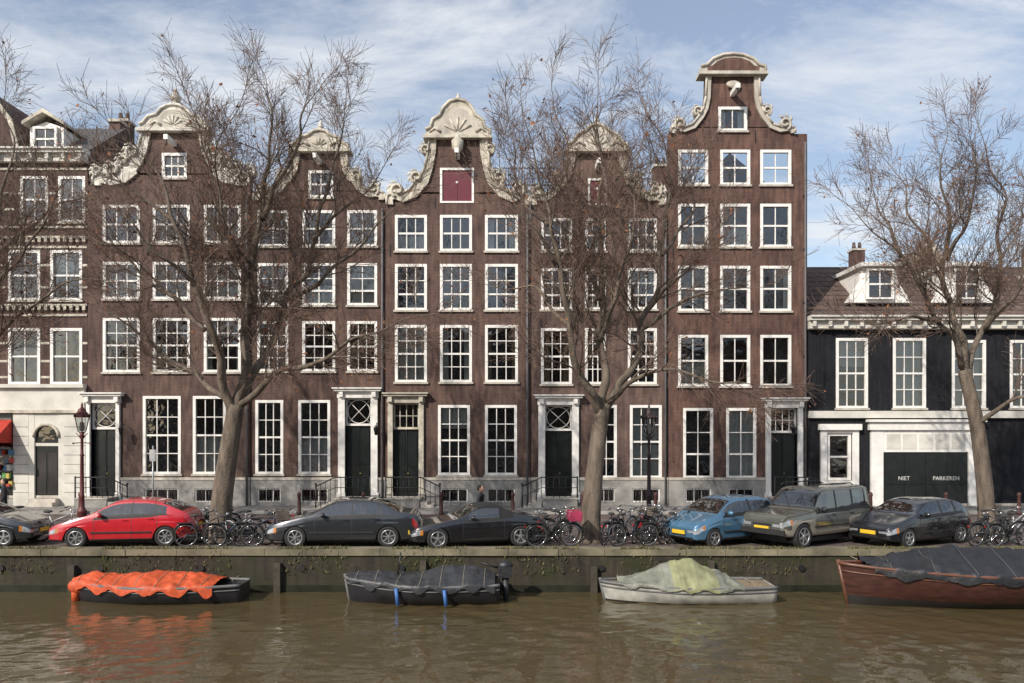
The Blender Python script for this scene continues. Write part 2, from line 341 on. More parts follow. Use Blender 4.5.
        for k in(-.18,.18): W.lathe((chx+k,yf+5.4,zr+1.02),[(.1,0),(.12,.1),(.09,.45)],TILE,10)
    if gable:
        cx,pts=gable
        L=[(max(xl,X(cx-hw)),Z(py)) for hw,py in pts]; Rr=[(min(xr,X(cx+hw)),Z(py)) for hw,py in pts]
        twl=[tw]*len(L) if not hasattr(tw,'__len__') else tw
        strip(T,L,twl,yf-.12,yf+.42,trim); strip(T,Rr[::-1],list(twl)[::-1],yf-.125,yf+.425,trim)
        for P_,s_ in((L,-1),(Rr,1)):
            for i in range(len(P_)-1):
                T.tube([(P_[i][0],yf-.14,P_[i][1]),(P_[i+1][0],yf-.14,P_[i+1][1])],.055,trim,6)
        for hw,py,r in scr:
            for s in(-1,1): scroll(T,X(cx+s*hw),Z(py),r,yf,trim,s)
        if cap:
            ptsc=[(X(cx-hw),Z(py)) for hw,py in cap]+[(X(cx+hw),Z(py)) for hw,py in reversed(cap) if hw>0]
            T.prism(ptsc,yf-.2,yf+.45,trim)
            zc0=min(q[1] for q in ptsc); zc1=max(q[1] for q in ptsc)
            ins=[(p[0]*.80+X(cx)*.20,p[1]*.74+zc0*.26+.04) for p in ptsc]
            T.prism(ins,yf-.225,yf-.201,capin or STONE)
            T.tube([(x,yf-.22,z) for x,z in ptsc[1:]],.075,trim,6)
            T.box(X(cx-cap[0][0])-.1,X(cx+cap[0][0])+.1,yf-.34,yf+.46,Z(cap[0][1])-.14,Z(cap[0][1])-.003,trim)
            if shell:
                hh=(zc1-zc0)*.42
                for i in range(5):
                    a=R(30+i*30); zz=zc0+.12
                    T.tube([(X(cx)+.08*math.cos(a),yf-.24,zz+.08*math.sin(a)),(X(cx)+hh*math.cos(a),yf-.24,zz+hh*math.sin(a))],[.02,.06],trim,6)
                for s in(-1,1):
                    T.tube([(X(cx)+s*(hh+.1),yf-.24,zc0+.15),(X(cx)+s*(hh+.35),yf-.25,zc0+.32),(X(cx)+s*(hh+.6),yf-.24,zc0+.14)],[.07,.06,.02],trim,6)
    if cornice:
        T.box(xl-.02,xr+.02,yf-.28,yf-.002,ze-.5,ze-.15,OFFW); T.box(xl-.05,xr+.05,yf-.5,yf+.1,ze-.148,ze-.02,OFFW); T.box(xl-.05,xr+.05,yf-.6,yf+.12,ze-.018,ze+.06,OFFW)
        n=int((xr-xl)/.7)
        for i in range(n+1):
            xx=xl+.15+(xr-xl-.3)*i/max(1,n); T.box(xx-.07,xx+.07,yf-.45,yf-.282,ze-.42,ze-.15,OFFW)
    for b,n in((W,'walls'),(FR,'window_frames'),(GL,'window_panes'),(CU,'curtains'),(T,'stone_trim'),(D,'doors_and_ironwork'),(RF,'roof')):
        if b.v: b.obj(n,e)
    return e,W,FR,T
def rowwins(cols,rows):
    out=[]
    for y0,y1,c,r in rows:
        for a,b in cols: out.append((a,b,y0,y1,c,r))
    return out
PALE=mat('pale_gable_stone',(.60,.57,.50),.75,var=.35,scale=3,bump=.4)
# ---- wide neck gable
house('b',88,250,186,gable=(175,[(81,186),(81,178),(73,173),(66,175),(58,171),(50,162),(46,158),(40,156),(35,146),(31,130)]),
  cap=[(34,130),(34,126),(30,124),(25,118),(17,116),(12,110),(6,107),(0,106)],
  wins=rowwins([(103,140),(153,190),(204,241)],[(205,243,3,2),(262,299,3,2),(318,372,3,4)])+[(143,181,396,474,3,4),(193,226,396,474,3,4),(162,187,153,178,3,2)],
  doors=[(91,117,403,497,.16,0)],ridge=166,body=200,scr=[(60,171,.34),(41,153,.32),(76,172,.25),(50,162,.28)],stoops=[(92,116,1)],trim=PALE,tw=[.35,.45,.5,.5,.7,.8,.7,.5,.4,.35])
house('c',250.5,385,200,gable=(320,[(66,200),(66,194),(58,190),(50,191),(43,187),(37,178),(33,176),(29,168),(26,150)]),
  cap=[(29,150),(29,146),(24,144),(18,138),(11,136),(6,132),(0,131)],yf=.06,
  wins=rowwins([(257,288),(302,335),(347,377)],[(210,246,2,2),(263,305,2,3),(321,371,3,4)])+[(255,283,400,474,3,4),(298,330,400,474,3,4),(308,333,170,197,2,2)],
  doors=[(345,371,398,497,.3,0)],ridge=180,body=212,scr=[(54,189,.27),(36,175,.24)],stoops=[(345,371,-1)])
house('d',385.5,530,205,gable=(458,[(71,205),(71,197),(64,192),(56,194),(48,190),(42,181),(38,178),(33,168),(30,152),(28,137)]),
  cap=[(32,137),(32,131),(27,129),(25,121),(18,117),(14,109),(8,103),(0,101)],
  wins=rowwins([(395,427),(440,472),(485,518)],[(215,251,3,2),(264,310,3,3),(325,382,3,4)])+[(438,470,405,475,3,4),(485,517,405,475,3,4)],
  doors=[(393,419,403,497,.22,1,CREAM)],hatch=(440,474,168,203),ridge=184,body=216,scr=[(60,191,.32),(41,178,.28),(32,150,.22)],stoops=[(393,419,1)],tw=[.3,.3,.35,.4,.45,.5,.45,.35,.35,.3])
house('e',530.5,668,205,gable=(597,[(68,205),(68,198),(61,194),(53,195),(45,190),(40,182),(35,180),(31,170),(27,150)]),
  cap=[(30,150),(30,145),(25,143),(19,135),(12,132),(7,127),(0,125)],yf=.05,
  wins=rowwins([(541,572),(585,606),(628,657)],[(218,251,3,2),(268,309,3,3),(328,384,3,4)])+[(596,617,405,478,2,4),(630,662,405,478,3,4)],
  doors=[(545,572,405,497,.3,0)],hatch=(588,607,178,205),ridge=184,body=216,scr=[(58,192,.3),(39,179,.26)],stoops=[(545,572,-1)])
house('f',668.5,807,134,gable=(732,[(62,134),(62,129),(55,127),(48,128),(40,125),(33,116),(29,108),(27,98),(26,74)]),
  cap=[(32,74),(32,68),(26,67),(20,61),(10,57),(0,56)],yf=-.02,capin=BR['f'],shell=False,
  wins=rowwins([(678,708),(720,750),(760,791)],[(150,185,2,2),(204,247,2,2),(266,311,2,2),(335,386,2,2)])+[(683,713,408,478,2,3),(726,756,408,478,2,3),(718,747,107,131,2,1)],
  doors=[(770,797,408,497,.22,1)],ridge=150,body=212,scr=[(52,125,.28),(34,112,.22)],stoops=[(770,797,1)],trim=STONE,tw=.22)
# ---- far-left banded house above the shop
e,W,FR,T=house('a',-130,87.5,152,wins=[(20,48,176,222,2,2),(58,85,176,222,2,2),(-40,-12,176,222,2,2)]+
  [(a,b,y0,y1,2,2) for y0,y1 in((250,300),(328,384)) for a,b in((-90,-55),(-45,-8),(8,40),(50,82))],yf=.03,cornice=True,ridge=98,roofm=SLATE,plinth=498,cells=False,depth=9)
P=MB()
for py in (168,192,208,226,236,264,286,304,314,246,342,360,376):
    segs=[]
    rows=[w for w in ((176,222,((-40,-12),(20,48),(58,85))),(250,300,((-90,-55),(-45,-8),(8,40),(50,82))),(328,384,((-90,-55),(-45,-8),(8,40),(50,82)))) if w[0]<py<w[1]]
    a=-130
    for p0,p1 in (rows[0][2] if rows else ()): segs.append((a,p0-.5)); a=p1+.5
    segs.append((a,87.2))
    for p0,p1 in segs: P.box(X(p0),X(p1),.012,.026,Z(py)-.10,Z(py),CREAM) if rows else P.box(X(p0),X(p1),-.03,.026,Z(py)-.10,Z(py),CREAM)
for py in(240,308):
    for i in range(34): 
        xx=X(-126)+i*.285
        P.box(xx,xx+.14,-.09,-.031,Z(py)-.1,Z(py)+.14,CREAM)
P.box(X(-130),X(86),-.16,.02,Z(412),Z(388),OFFW); P.box(X(-130),X(87),-.34,.0,Z(388)+.002,Z(388)+.16,OFFW); P.box(X(-130),X(86),-.24,-.162,Z(413),Z(410),CREAM)
for a,b in((15,30),(66,87)): P.box(X(a),X(b),-.14,.02,0,Z(412)-.002,OFFW)
for zz in np.arange(.7,3.9,.42):
    for a,b in((15,30),(66,87)): P.box(X(a)-.003,X(b)+.003,-.145,-.1395,zz,zz+.03,PLINTH)
def arch(p,xa,xb,z0,zs,zt,y0,y1,m):
    cx=(xa+xb)/2; r=(xb-xa)/2
    for s in(-1,1):
        arc=[(cx+s*r*math.cos(a),zs+r*math.sin(a)) for a in np.linspace(0,math.pi/2,10)]
        p.prism(arc+[(cx,zt),(cx+s*r,zt)],y0,y1,m)
arch(P,X(36),X(60),0,Z(437),Z(412)-.003,-.12,.02,OFFW)
P.box(X(30),X(36),-.13,.02,0,Z(412)-.003,OFFW);P.box(X(60),X(66),-.13,.02,0,Z(412)-.003,OFFW)
P.tube([(X(48)+X(12.5+512)*math.cos(a),-.15,Z(437)+X(12.5+512)*math.sin(a)) for a in np.linspace(0,math.pi,14)],.07,CREAM,6)
P.box(X(36),X(60),-.03,.01,.45,Z(412),DOOR); P.box(X(38),X(47),-.045,-.031,.6,2.5,ROOM);P.box(X(49),X(58),-.045,-.031,.6,2.5,ROOM)
P.box(X(36),X(60),-.08,-.03,Z(446),Z(443),OFFW)
P.lathe((X(48),-.05,Z(434)),[(.4,0),(.4,.02)],WG,16,'y',False)
P.box(X(35),X(61),-.7,-.12,.12,.3,STONE);P.box(X(35),X(61),-.45,-.12,.302,.45,STONE)
P.box(X(-60),X(14),-.06,.0,.5,Z(414),DOOR); P.quad((X(-58),-.07,.7),(X(12),-.07,.7),(X(12),-.075,Z(418)),(X(-58),-.075,Z(418)),WG)
sc=[mat('shop_goods_%d'%i,c,.6) for i,c in enumerate([(.5,.06,.04),(.5,.4,.1),(.08,.2,.35),(.5,.5,.45),(.1,.3,.1)])]
for i in range(90):
    xx=random.uniform(X(-30),X(13)); zz=.65+.35*random.randrange(6); P.box(xx,xx+.14,-.16-random.random()*.2,-.08,zz,zz+random.uniform(.1,.28),random.choice(sc))
AW=mat('red_awning_canvas',(.42,.035,.02),.8)
P.add([(X(-60),-.15,Z(420)),(X(14),-.15,Z(420)),(X(14),-1.5,Z(442)),(X(-60),-1.5,Z(442)),(X(14),-1.5,Z(448)),(X(-60),-1.5,Z(448)),(X(14),-.15,Z(443))],[(0,1,2,3),(3,2,4,5),(1,6,2)],AW)
P.prism([(X(24),Z(152)),(X(58),Z(152)),(X(58),Z(124)),(X(41),Z(118)),(X(24),Z(124))],.45,3,WHITE)
P.prism([(X(20),Z(123)),(X(41),Z(111)),(X(62),Z(123)),(X(62),Z(120)),(X(41),Z(107)),(X(20),Z(120))],.1,3.2,CREAM)
P.box(X(29),X(53),.43,.449,Z(148),Z(124),ROOM)
window(P,P,P,(X(29),X(53),Z(148),Z(124)),.3,2,2,.1,'none',sill=False)
P.prism([(X(-60),Z(152)),(X(18),Z(152)),(X(10),Z(118)),(X(-5),Z(98)),(X(-20),Z(84)),(X(-40),Z(98))],.2,4,BR['a'])
strip(P,[(X(-60),Z(152)),(X(-40),Z(98)),(X(-20),Z(84)),(X(-5),Z(98)),(X(10),Z(118)),(X(18),Z(152))],.2,.12,.6,CREAM)
P.box(X(70),X(82),3.5,4.3,Z(130),Z(92),BR['b']); P.box(X(69),X(83),3.4,4.4,Z(92)+.002,Z(89),STONE)
P.obj('shopfront_and_dormer',e)
# ---- black painted house
e,W,FR,T=house('black',808,1190,318,wins=[(836,868,338,408,3,4,'blind'),(893,926,338,408,3,4,'full'),(952,986,340,408,3,4,'full'),(1010,1044,340,408,3,4,'sides'),(1075,1109,340,408,3,4,'full'),(1130,1164,340,408,3,4,'none'),(1080,1110,430,500,2,3),(827,851,433,480,1,2,'none')],
  doors=[],yf=.02,ridge=245,cornice=True,name='black_painted_house',cells=False,plinth=506)
P=MB()
P.box(X(808),X(1190),-.03,.0,Z(322)-.35,Z(322),OFFW)
P.box(X(808),X(1190),-.16,.017,Z(418),Z(411),OFFW)
gx0,gx1=X(870),X(978)
P.box(gx0,X(882),-.14,.01,0,Z(430),WHITE);P.box(X(967),gx1,-.14,.01,0,Z(430),WHITE);P.box(X(882),X(967),-.12,.01,Z(452),Z(430),WHITE)
for i in range(5):
    a=X(884)+(X(965)-X(884))*i/5; P.box(a+.05,a+(X(965)-X(884))/5-.05,-.135,-.121,Z(449),Z(434),OFFW)
P.box(gx0-.1,gx1+.1,-.24,.01,Z(430)+.002,Z(422),WHITE);P.box(gx0-.2,gx1+.2,-.36,.0,Z(422)+.002,Z(419.5),WHITE)
P.box(X(882),X(967),-.05,.0,.0,Z(452),DOOR)
for i in range(4):
    a=X(882)+(X(967)-X(882))*i/4; b=a+(X(967)-X(882))/4
    P.box(a+.03,b-.03,-.075,-.052,.1,1.0,DOOR);P.box(a+.03,b-.03,-.075,-.052,1.08,Z(452)-.08,DOOR)
    for k in range(1,8):
        xx=a+.03+(b-a-.06)*k/8; P.box(xx-.006,xx+.006,-.08,-.0755,1.1,Z(452)-.1,IRON)
P.box(X(820),X(826),-.12,.015,0,Z(430),WHITE);P.box(X(852),X(858),-.12,.015,0,Z(430),WHITE);P.box(X(826),X(852),-.1,.015,Z(433)+.001,Z(430),WHITE);P.box(X(818),X(860),-.24,.0,Z(430)+.002,Z(424),WHITE)
P.box(X(826),X(852),-.05,.0,.1,Z(481),DOOR);P.box(X(826),X(852),-.08,-.051,Z(484),Z(481),WHITE)
for cx in(886,974,1090):
    a,b=X(cx-17),X(cx+17)
    P.box(a,b,.7,4.4,Z(300),Z(264),WHITE);P.box(a-.15,b+.15,.4,4.6,Z(264)+.002,Z(260),WHITE)
    P.box(a+.15,b-.15,.68,.699,Z(297),Z(266),ROOM)
    window(P,P,P,(a+.15,b-.15,Z(297),Z(266)),.545,2,2,.09,'none',sill=False)
    for s in(-1,1):
        xb=a if s<0 else b
        P.prism([(xb,Z(300)),(xb+s*.75,Z(300)),(xb+s*.45,Z(290)),(xb+s*.15,Z(280)),(xb,Z(268))],.72,.9,WHITE)
P.obj('portal_cornice_dormers',e)
LET=mat('lettering_grey_white',(.6,.6,.58),.6)
for s,px in(('NIET',903),('PARKEREN',945)):
    cu=bpy.data.curves.new('lettering','FONT'); cu.body=s; cu.size=.25; cu.align_x='CENTER'; cu.extrude=.003
    o=bpy.data.objects.new('lettering',cu); bpy.context.collection.objects.link(o); o.location=(X(px),-.095,Z(480)); o.rotation_euler=(R(90),0,0); o.parent=e; cu.materials.append(LET)
house('f',985,1080,262,gable=(1030,[(45,262),(45,255),(2,190)]),wins=[(1010,1028,272,300,2,2)],yf=9,ridge=200,cells=False)
house('c',-290,-131,190,gable=(-210,[(78,190),(60,182),(32,160),(29,130)]),cap=[(34,130),(30,118),(0,108)],wins=rowwins([(-275,-240),(-228,-193),(-180,-145)],[(205,243,3,2),(262,305,3,2),(325,375,3,4),(400,474,3,4)]),ridge=165)
house('e',1191,1330,190,gable=(1260,[(68,190),(58,182),(32,160),(29,130)]),cap=[(34,130),(30,118),(0,108)],wins=rowwins([(1205,1235),(1245,1275),(1287,1317)],[(205,243,3,2),(262,305,3,2),(325,375,3,4),(400,474,3,4)]),ridge=165)
# houses on the camera's own side of the canal
keys='cbedfbg'
for i in range(7):
    hx=-42+i*12.2; a=512+(-6.05)/.045; b=512+6.05/.045
    cols=[(a+20,a+65),(a+85,a+130),(a+150,a+195),(a+212,a+252)]
    house(keys[i],a,b,205-random.randint(0,50),wins=rowwins(cols,[(225,262,2,2),(280,325,2,2),(345,395,2,2),(415,480,2,2)]),ridge=130,cornice=True,cells=False,place=((hx,-66,0),math.pi))
P=MB()
for i in range(26):
    xx=X(488)+i*.13; P.tube([(xx,3,Z(186,39)),(xx,3,Z(168,39))],.015,LEAD,5)
P.tube([(X(488),3,Z(168,39)),(X(488)+3.25,3,Z(168,39))],.03,LEAD); P.tube([(X(488),3,Z(185,39)),(X(488)+3.25,3,Z(185,39))],.03,LEAD)
P.obj('roof_terrace_railing')
P=MB()
def hoist(cx,py,yf=0):
    P.box(X(cx)-.09,X(cx)+.09,-1.0,yf-.02,Z(py)-.09,Z(py)+.12,WHITE); P.tube([(X(cx),-.9,Z(py)-.09),(X(cx),-.9,Z(py)-.35)],.03,IRON)
hoist(458,158);hoist(732,95);hoist(597,168);hoist(320,163);hoist(175,145)
P.lathe((X(458),-.4,Z(156)),[(.1,0),(.24,.2),(.27,.55),(.12,.7),(.03,.85)],CREAM,8); P.ball((X(732),-.2,Z(86)),.2,CREAM,8,(1.6,.5,.8))
for cx,py,s in((175,107,.8),(458,102,.4),(597,126,.5),(320,132,.5),(104,177,.5),(246,178,.5),(390,196,.5),(526,196,.5),(665,197,.5)): urn(P,X(cx),.1,Z(py),s,PALE)
P.obj('gable_hoist_beams')
# ------------------------------------------------------------------ ground
QY=-12.8; NY=-33.
PAVE=brick('brick_paving',(.18,.135,.12),(.135,.105,.095),(.1,.095,.09),.3,floor=True,w=.2,h=.1)
WALK=brick('grey_paving_slabs',(.29,.28,.26),(.24,.23,.22),(.13,.13,.12),.3,floor=True,w=.3,h=.3)
EARTH=mat('earth',(.11,.095,.07),.95,var=.3,scale=.3)
QB=brick('mossy_quay_brick',(.070,.056,.04),(.048,.042,.032),(.055,.05,.042),.5,moss=(.034,.036,.018))
g=MB(); ys=[(600,-.01),(QY+.45,-.01),(QY+.45,-3),(NY-.45,-3),(NY-.45,-.01),(-600,-.01)]
for (a,za),(b,zb) in zip(ys[:-1],ys[1:]): g.quad((-600,a,za),(600,a,za),(600,b,zb),(-600,b,zb),EARTH)
g.obj('ground')
g=MB(); g.quad((-300,QY+.5,-.002),(300,QY+.5,-.002),(300,-2.6,-.002),(-300,-2.6,-.002),PAVE); g.quad((-300,-60,-.002),(300,-60,-.002),(300,NY-.5,-.002),(-300,NY-.5,-.002),PAVE); g.obj('road')
g=MB(); g.box(-300,300,-2.45,.3,-.05,.12,WALK); g.box(-300,300,-2.62,-2.452,-.05,.125,PLINTH); g.obj('pavement')
g=MB()
g.box(-300,300,QY,QY+.5,-3,-.14,QB); g.box(-300,300,NY-.5,NY,-3,-.14,QB)
COP=mat('mossy_coping_stone',(.17,.15,.10),.9,var=.5,scale=1.3,bump=.6)
xx=-80
while xx<80:
    l=random.uniform(1.0,1.6); dz=random.uniform(-.012,.012); dy=random.uniform(-.02,.02)
    g.box(xx,xx+l-.012,QY-.06+dy,QY+.52,-.138,.045+dz,COP); g.box(xx,xx+l-.012,NY-.52,NY+.06,-.138,.03,COP); xx+=l
for i in range(28):
    xx=-38+i*2.9; g.lathe((xx,QY-.03,-.5),[(.09,-.03),(.09,.03)],IRON,10,'y',False)
WET=mat('wet_dark_waterline',(.025,.026,.018),.25,var=.4,scale=2)
g.box(-80,80,QY-.012,QY-.001,-1.6,-1.0,WET)
for i in range(16):
    xx=-36+i*4.7+random.uniform(-1,1); g.box(xx,xx+.18,QY-.18,QY-.013,-2.5,-.35+random.uniform(-.2,.1),mat('mooring_timber',(.055,.047,.034),.9,var=.4))
g.obj('quay_wall')
GR=[mat('weed_green',(.07,.085,.025),.8),mat('weed_dry',(.17,.14,.06),.8)]
g=MB()
for i in range(13000):
    x=random.uniform(-36,36)
    if noise.noise(Vector((x*.6,3,0)))<-.12: continue
    y=QY+random.uniform(-.07,.4)*random.random() ; z=.03 if y>QY-.05 else random.uniform(-.15,.02)
    if random.random()<.25: y=QY-.02-random.random()*.05; z=random.uniform(-.7,-.1)
    h=random.uniform(.03,.14); w=random.uniform(.01,.025); a=random.uniform(0,6.28)
    g.add([(x-w*math.cos(a),y-w*math.sin(a),z),(x+w*math.cos(a),y+w*math.sin(a),z),(x+random.uniform(-.06,.06),y+random.uniform(-.08,.03),z+h)],[(0,1,2)],random.choice(GR))
g.obj('edge_grass')
# ------------------------------------------------------------------ water
xs=np.concatenate([np.linspace(-600,-36,20)[:-1],np.arange(-36,36,.07),np.linspace(36,600,20)]); yy=np.concatenate([np.linspace(NY,-24.5,60)[:-1],np.arange(-24.5,QY+.2,.055)])
Xg,Yg=np.meshgrid(xs,yy); H=np.zeros_like(Xg)
for i in range(70):
    lam=.24*(1.3/.24)**random.random(); th=random.gauss(math.pi/2,.85)+random.choice([0,math.pi]); k=2*math.pi/lam
    ph=random.uniform(0,6.28); warp=.35*np.sin(Xg*random.uniform(.2,.9)+Yg*random.uniform(.2,1.2)+ph)
    H+=lam*.0018*np.sin(k*(Xg*math.cos(th)+Yg*math.sin(th))+ph+3.*warp)
H*=(.75+.5*np.sin(Xg*.21+1)*np.sin(Yg*.33+.5*np.sin(Xg*.1)))
V=np.stack([Xg,Yg,H-1.2],-1).reshape(-1,3); nx=len(xs); ny=len(yy)
idx=np.arange(nx*ny).reshape(ny,nx); Fc=np.stack([idx[:-1,:-1],idx[:-1,1:],idx[1:,1:],idx[1:,:-1]],-1).reshape(-1,4)
me=bpy.data.meshes.new('canal_water'); me.from_pydata(V.tolist(),[],Fc.tolist()); me.polygons.foreach_set('use_smooth',[True]*len(Fc))
m,nt,b=nodes('canal_water'); b.inputs['Base Color'].default_value=(.082,.062,.030,1); b.inputs['Roughness'].default_value=.01; b.inputs['IOR'].default_value=1.45
tc=nt.nodes.new('ShaderNodeTexCoord'); mp=nt.nodes.new('ShaderNodeMapping'); mp.inputs['Scale'].default_value=(1,1.5,1); n=nt.nodes.new('ShaderNodeTexNoise'); n.inputs['Scale'].default_value=7.; n.inputs['Detail'].default_value=3
bp=nt.nodes.new('ShaderNodeBump'); bp.inputs['Strength'].default_value=.4; bp.inputs['Distance'].default_value=.012
nt.links.new(tc.outputs['Object'],mp.inputs[0]); nt.links.new(mp.outputs[0],n.inputs['Vector']); nt.links.new(n.outputs['Fac'],bp.inputs['Height']); nt.links.new(bp.outputs[0],b.inputs['Normal'])
me.materials.append(m); o=bpy.data.objects.new('canal_water',me); bpy.context.collection.objects.link(o)
# ------------------------------------------------------------------ trees
BARK=mat('elm_bark',(.14,.112,.086),.95,var=.5,scale=6,bump=1.,streak=.25,bscale=18)
TWIG=mat('twig_bark',(.17,.115,.088),.9,var=.3,scale=4)
BUD=mat('dry_leaf',(.24,.095,.04),.8,var=.4,scale=8)
def cr(P,step=.22):
    P=[Vector(p) for p in P]; out=[]
    Q=[P[0]*2-P[1]]+P+[P[-1]*2-P[-2]]
    for i in range(1,len(Q)-2):
        n=max(2,int((Q[i+1]-Q[i]).length/step))
        for k in range(n):
            t=k/n; a,b,c,d=Q[i-1:i+3]
            out.append(.5*((2*b)+(c-a)*t+(2*a-5*b+4*c-d)*t*t+(3*b-a-3*c+d)*t**3))
    out.append(P[-1]); return out
def tree(name,d,trunk,limbs,r0,seed,dens=1.):
    rnd=random.Random(seed); tb=MB(); tw=MB()
    def pt(p): 
        dd=d+(p[2] if len(p)>2 else 0); return Vector((X(p[0],dd),dd-CAMD,Z(p[1],dd)))
    def rv(): return Vector((rnd.gauss(0,1),rnd.gauss(0,1),rnd.gauss(0,1)))
    def twig(p,dirv,L,r,lev):
        n=max(2,int(L/.2)) if lev<3 else 2
        path=[p]; dv=dirv.copy(); cur=rv()*.08
        for i in range(n):
            dv=(dv+rv()*.10+cur*.5+Vector((0,0,.05 if lev<3 else .03))).normalized(); path.append(path[-1]+dv*L/n)
        rads=[max(.0056,r*(1-.8*i/n)) for i in range(n+1)]
        (tb if lev<2 else tw).tube(path,rads,BARK if lev<2 else TWIG,5 if lev<2 else 3,True,False)
        if lev>=3:
            if rnd.random()<.07:
                q=path[-1]; a=rv()*.028; b2=rv()*.028; tw.add([q-a,q+b2,q+a,q-b2],[(0,1,2,3)],BUD)
            return
        nch={1:int(L/.18*dens)+2,2:int(L/.115*dens)+1}[lev]
        for k in range(nch):
            t=.12+.88*(k+rnd.random())/nch; f=min(n-1,int(t*n)); q=path[f].lerp(path[f+1],min(1,t*n-f))
            dd=(path[f+1]-path[f]).normalized(); side=dd.cross(rv()).normalized(); ang=R(rnd.uniform(22,52))
            nd=(dd*math.cos(ang)+side*math.sin(ang)).normalized()
            l=L*rnd.uniform(.34,.64)*(1.2-t*.6) if lev==1 else rnd.uniform(.22,.7)
            twig(q,nd,max(.2,l),rads[f]*.5,lev+1)
    tp=cr([pt(p) for p in trunk]); n=len(tp)
    rr=[r0*(1-.28*i/(n-1)) for i in range(n)]; rr[0]=r0*1.5; rr[1]=r0*1.22; 
    if n>2: rr[2]=r0*1.08
    tb.tube(tp,rr,BARK,14)
    for lb in limbs:
        ra=lb[0]*.80; P=[pt(p) for p in lb[1]]; path=cr(P); n=len(path)
        w1=rv(); path=[p+Vector((noise.noise(p*.8+w1),noise.noise(p*.8+w1*2),noise.noise(p*.8+w1*3)))*.3*min(1,i/5) for i,p in enumerate(path)]
        rads=[max(.012,ra*(1-i/(n-1))**1.0+.01) for i in range(n)]
        tb.tube(path,rads,BARK,9)
        tot=n*.22; acc=0; nxt=.9
        for i in range(1,n-1):
            acc+=.22
            if acc>nxt and i>n*.15:
                nxt=acc+rnd.uniform(.2,.38)/dens
                dd=(path[i+1]-path[i]).normalized(); side=dd.cross(rv()).normalized(); ang=R(rnd.uniform(28,60))
                nd=(dd*math.cos(ang)+side*math.sin(ang)+Vector((0,0,.10))).normalized()
                rem=tot-acc; l=rnd.uniform(.7,1.3)*(.9+.29*min(rem,6))
                twig(path[i],nd,l,min(rads[i]*.5,.032),1)
        twig(path[-1],(path[-1]-path[-3]).normalized(),1.5,.013,1)
    e=empty(name,(tp[0].x,tp[0].y,0))
    obs=[]
    for b,nm in((tb,'trunk_and_limbs'),(tw,'twigs')):
        o=b.obj(nm,e); o.location=(-tp[0].x,-tp[0].y,0); obs.append(o)
    return e,obs
T1=tree('bare_elm_tree',24.9,[(220,545),(222,500),(229,450),(236,405)],[
 (.20,[(235,412),(246,350,.2),(254,280,.4),(264,215,0),(270,160,-.3),(268,112,-.5),(262,76,-.4)]),
 (.18,[(234,415),(222,375,-.5),(205,330,-1),(190,280,-1.3),(178,225,-1.5),(150,170,-1.6),(120,135,-1.8)]),
 (.17,[(238,410),(262,365,.6),(290,300,1.4),(312,240,1.7),(330,180,1.8),(345,130,1.9),(348,98,2)]),
 (.13,[(240,405),(275,378,-.8),(320,358,-1.8),(365,335,-2.2),(420,316,-2.6)]),
 (.11,[(228,400),(200,378,.6),(160,350,1.5),(120,320,2.),(80,300,2.2)]),
 (.11,[(250,305),(235,250,.8),(215,195,1.2),(205,140,1.4),(190,95,1.5)]),
 (.11,[(262,220),(290,165,-.6),(305,115,-1),(318,88,-1.1)]),
 (.09,[(205,330,-1),(160,290,-.6),(120,255,-.3),(80,225,0)]),
 (.09,[(290,300,1.4),(330,270,1),(370,235,.8),(405,200,.5)]),
 (.08,[(312,240,1.7),(350,205,2.2),(385,165,2.4)]),
 (.07,[(190,280,-1.3),(150,240,-2.2),(105,205,-2.6)]),
 (.07,[(178,225,-1.5),(135,195,-1),(95,165,-.7)]),
 (.07,[(256,270,.4),(225,230,-1.4),(215,160,-2.2),(235,110,-2.6)])],.35,11)
T2=tree('bare_elm_tree',25.0,[(590,546),(592,500),(597,450),(602,410)],[
 (.18,[(602,415),(600,350,.2),(598,285,.1),(600,225,-.2),(603,165,-.4),(598,120,-.5),(600,90,-.5)]),
 (.16,[(600,415),(582,372,-.6),(568,320,-1),(556,265,-1.3),(546,215,-1.4),(535,165,-1.5),(520,120,-1.5)]),
 (.16,[(604,412),(628,365,.6),(648,310,1.),(662,255,1.2),(668,200,1.4),(662,145,1.5),(650,105,1.4)]),
 (.10,[(608,402),(640,380,-1),(680,372,-1.7),(715,380,-2),(756,384,-2.2)]),
 (.09,[(640,330,.9),(680,305,.3),(715,290,0),(750,290,-.3)]),
 (.09,[(600,340,.2),(622,280,-1),(635,215,-1.6),(640,150,-1.8)]),
 (.09,[(572,330,-1),(545,300,.3),(520,290,.9),(490,290,1.2)]),
 (.09,[(599,300,0),(580,240,1),(570,180,1.6),(560,125,1.8),(556,98,1.8)]),
 (.07,[(556,265,-1.3),(530,225,-2),(500,180,-2.3)]),
 (.08,[(662,255,1.2),(690,210,2),(700,165,2.2)]),
 (.07,[(648,310,1),(690,260,.2),(720,225,-.2)]),
 (.07,[(548,225,-1.4),(520,190,-.4),(508,140,0)])],.32,23)
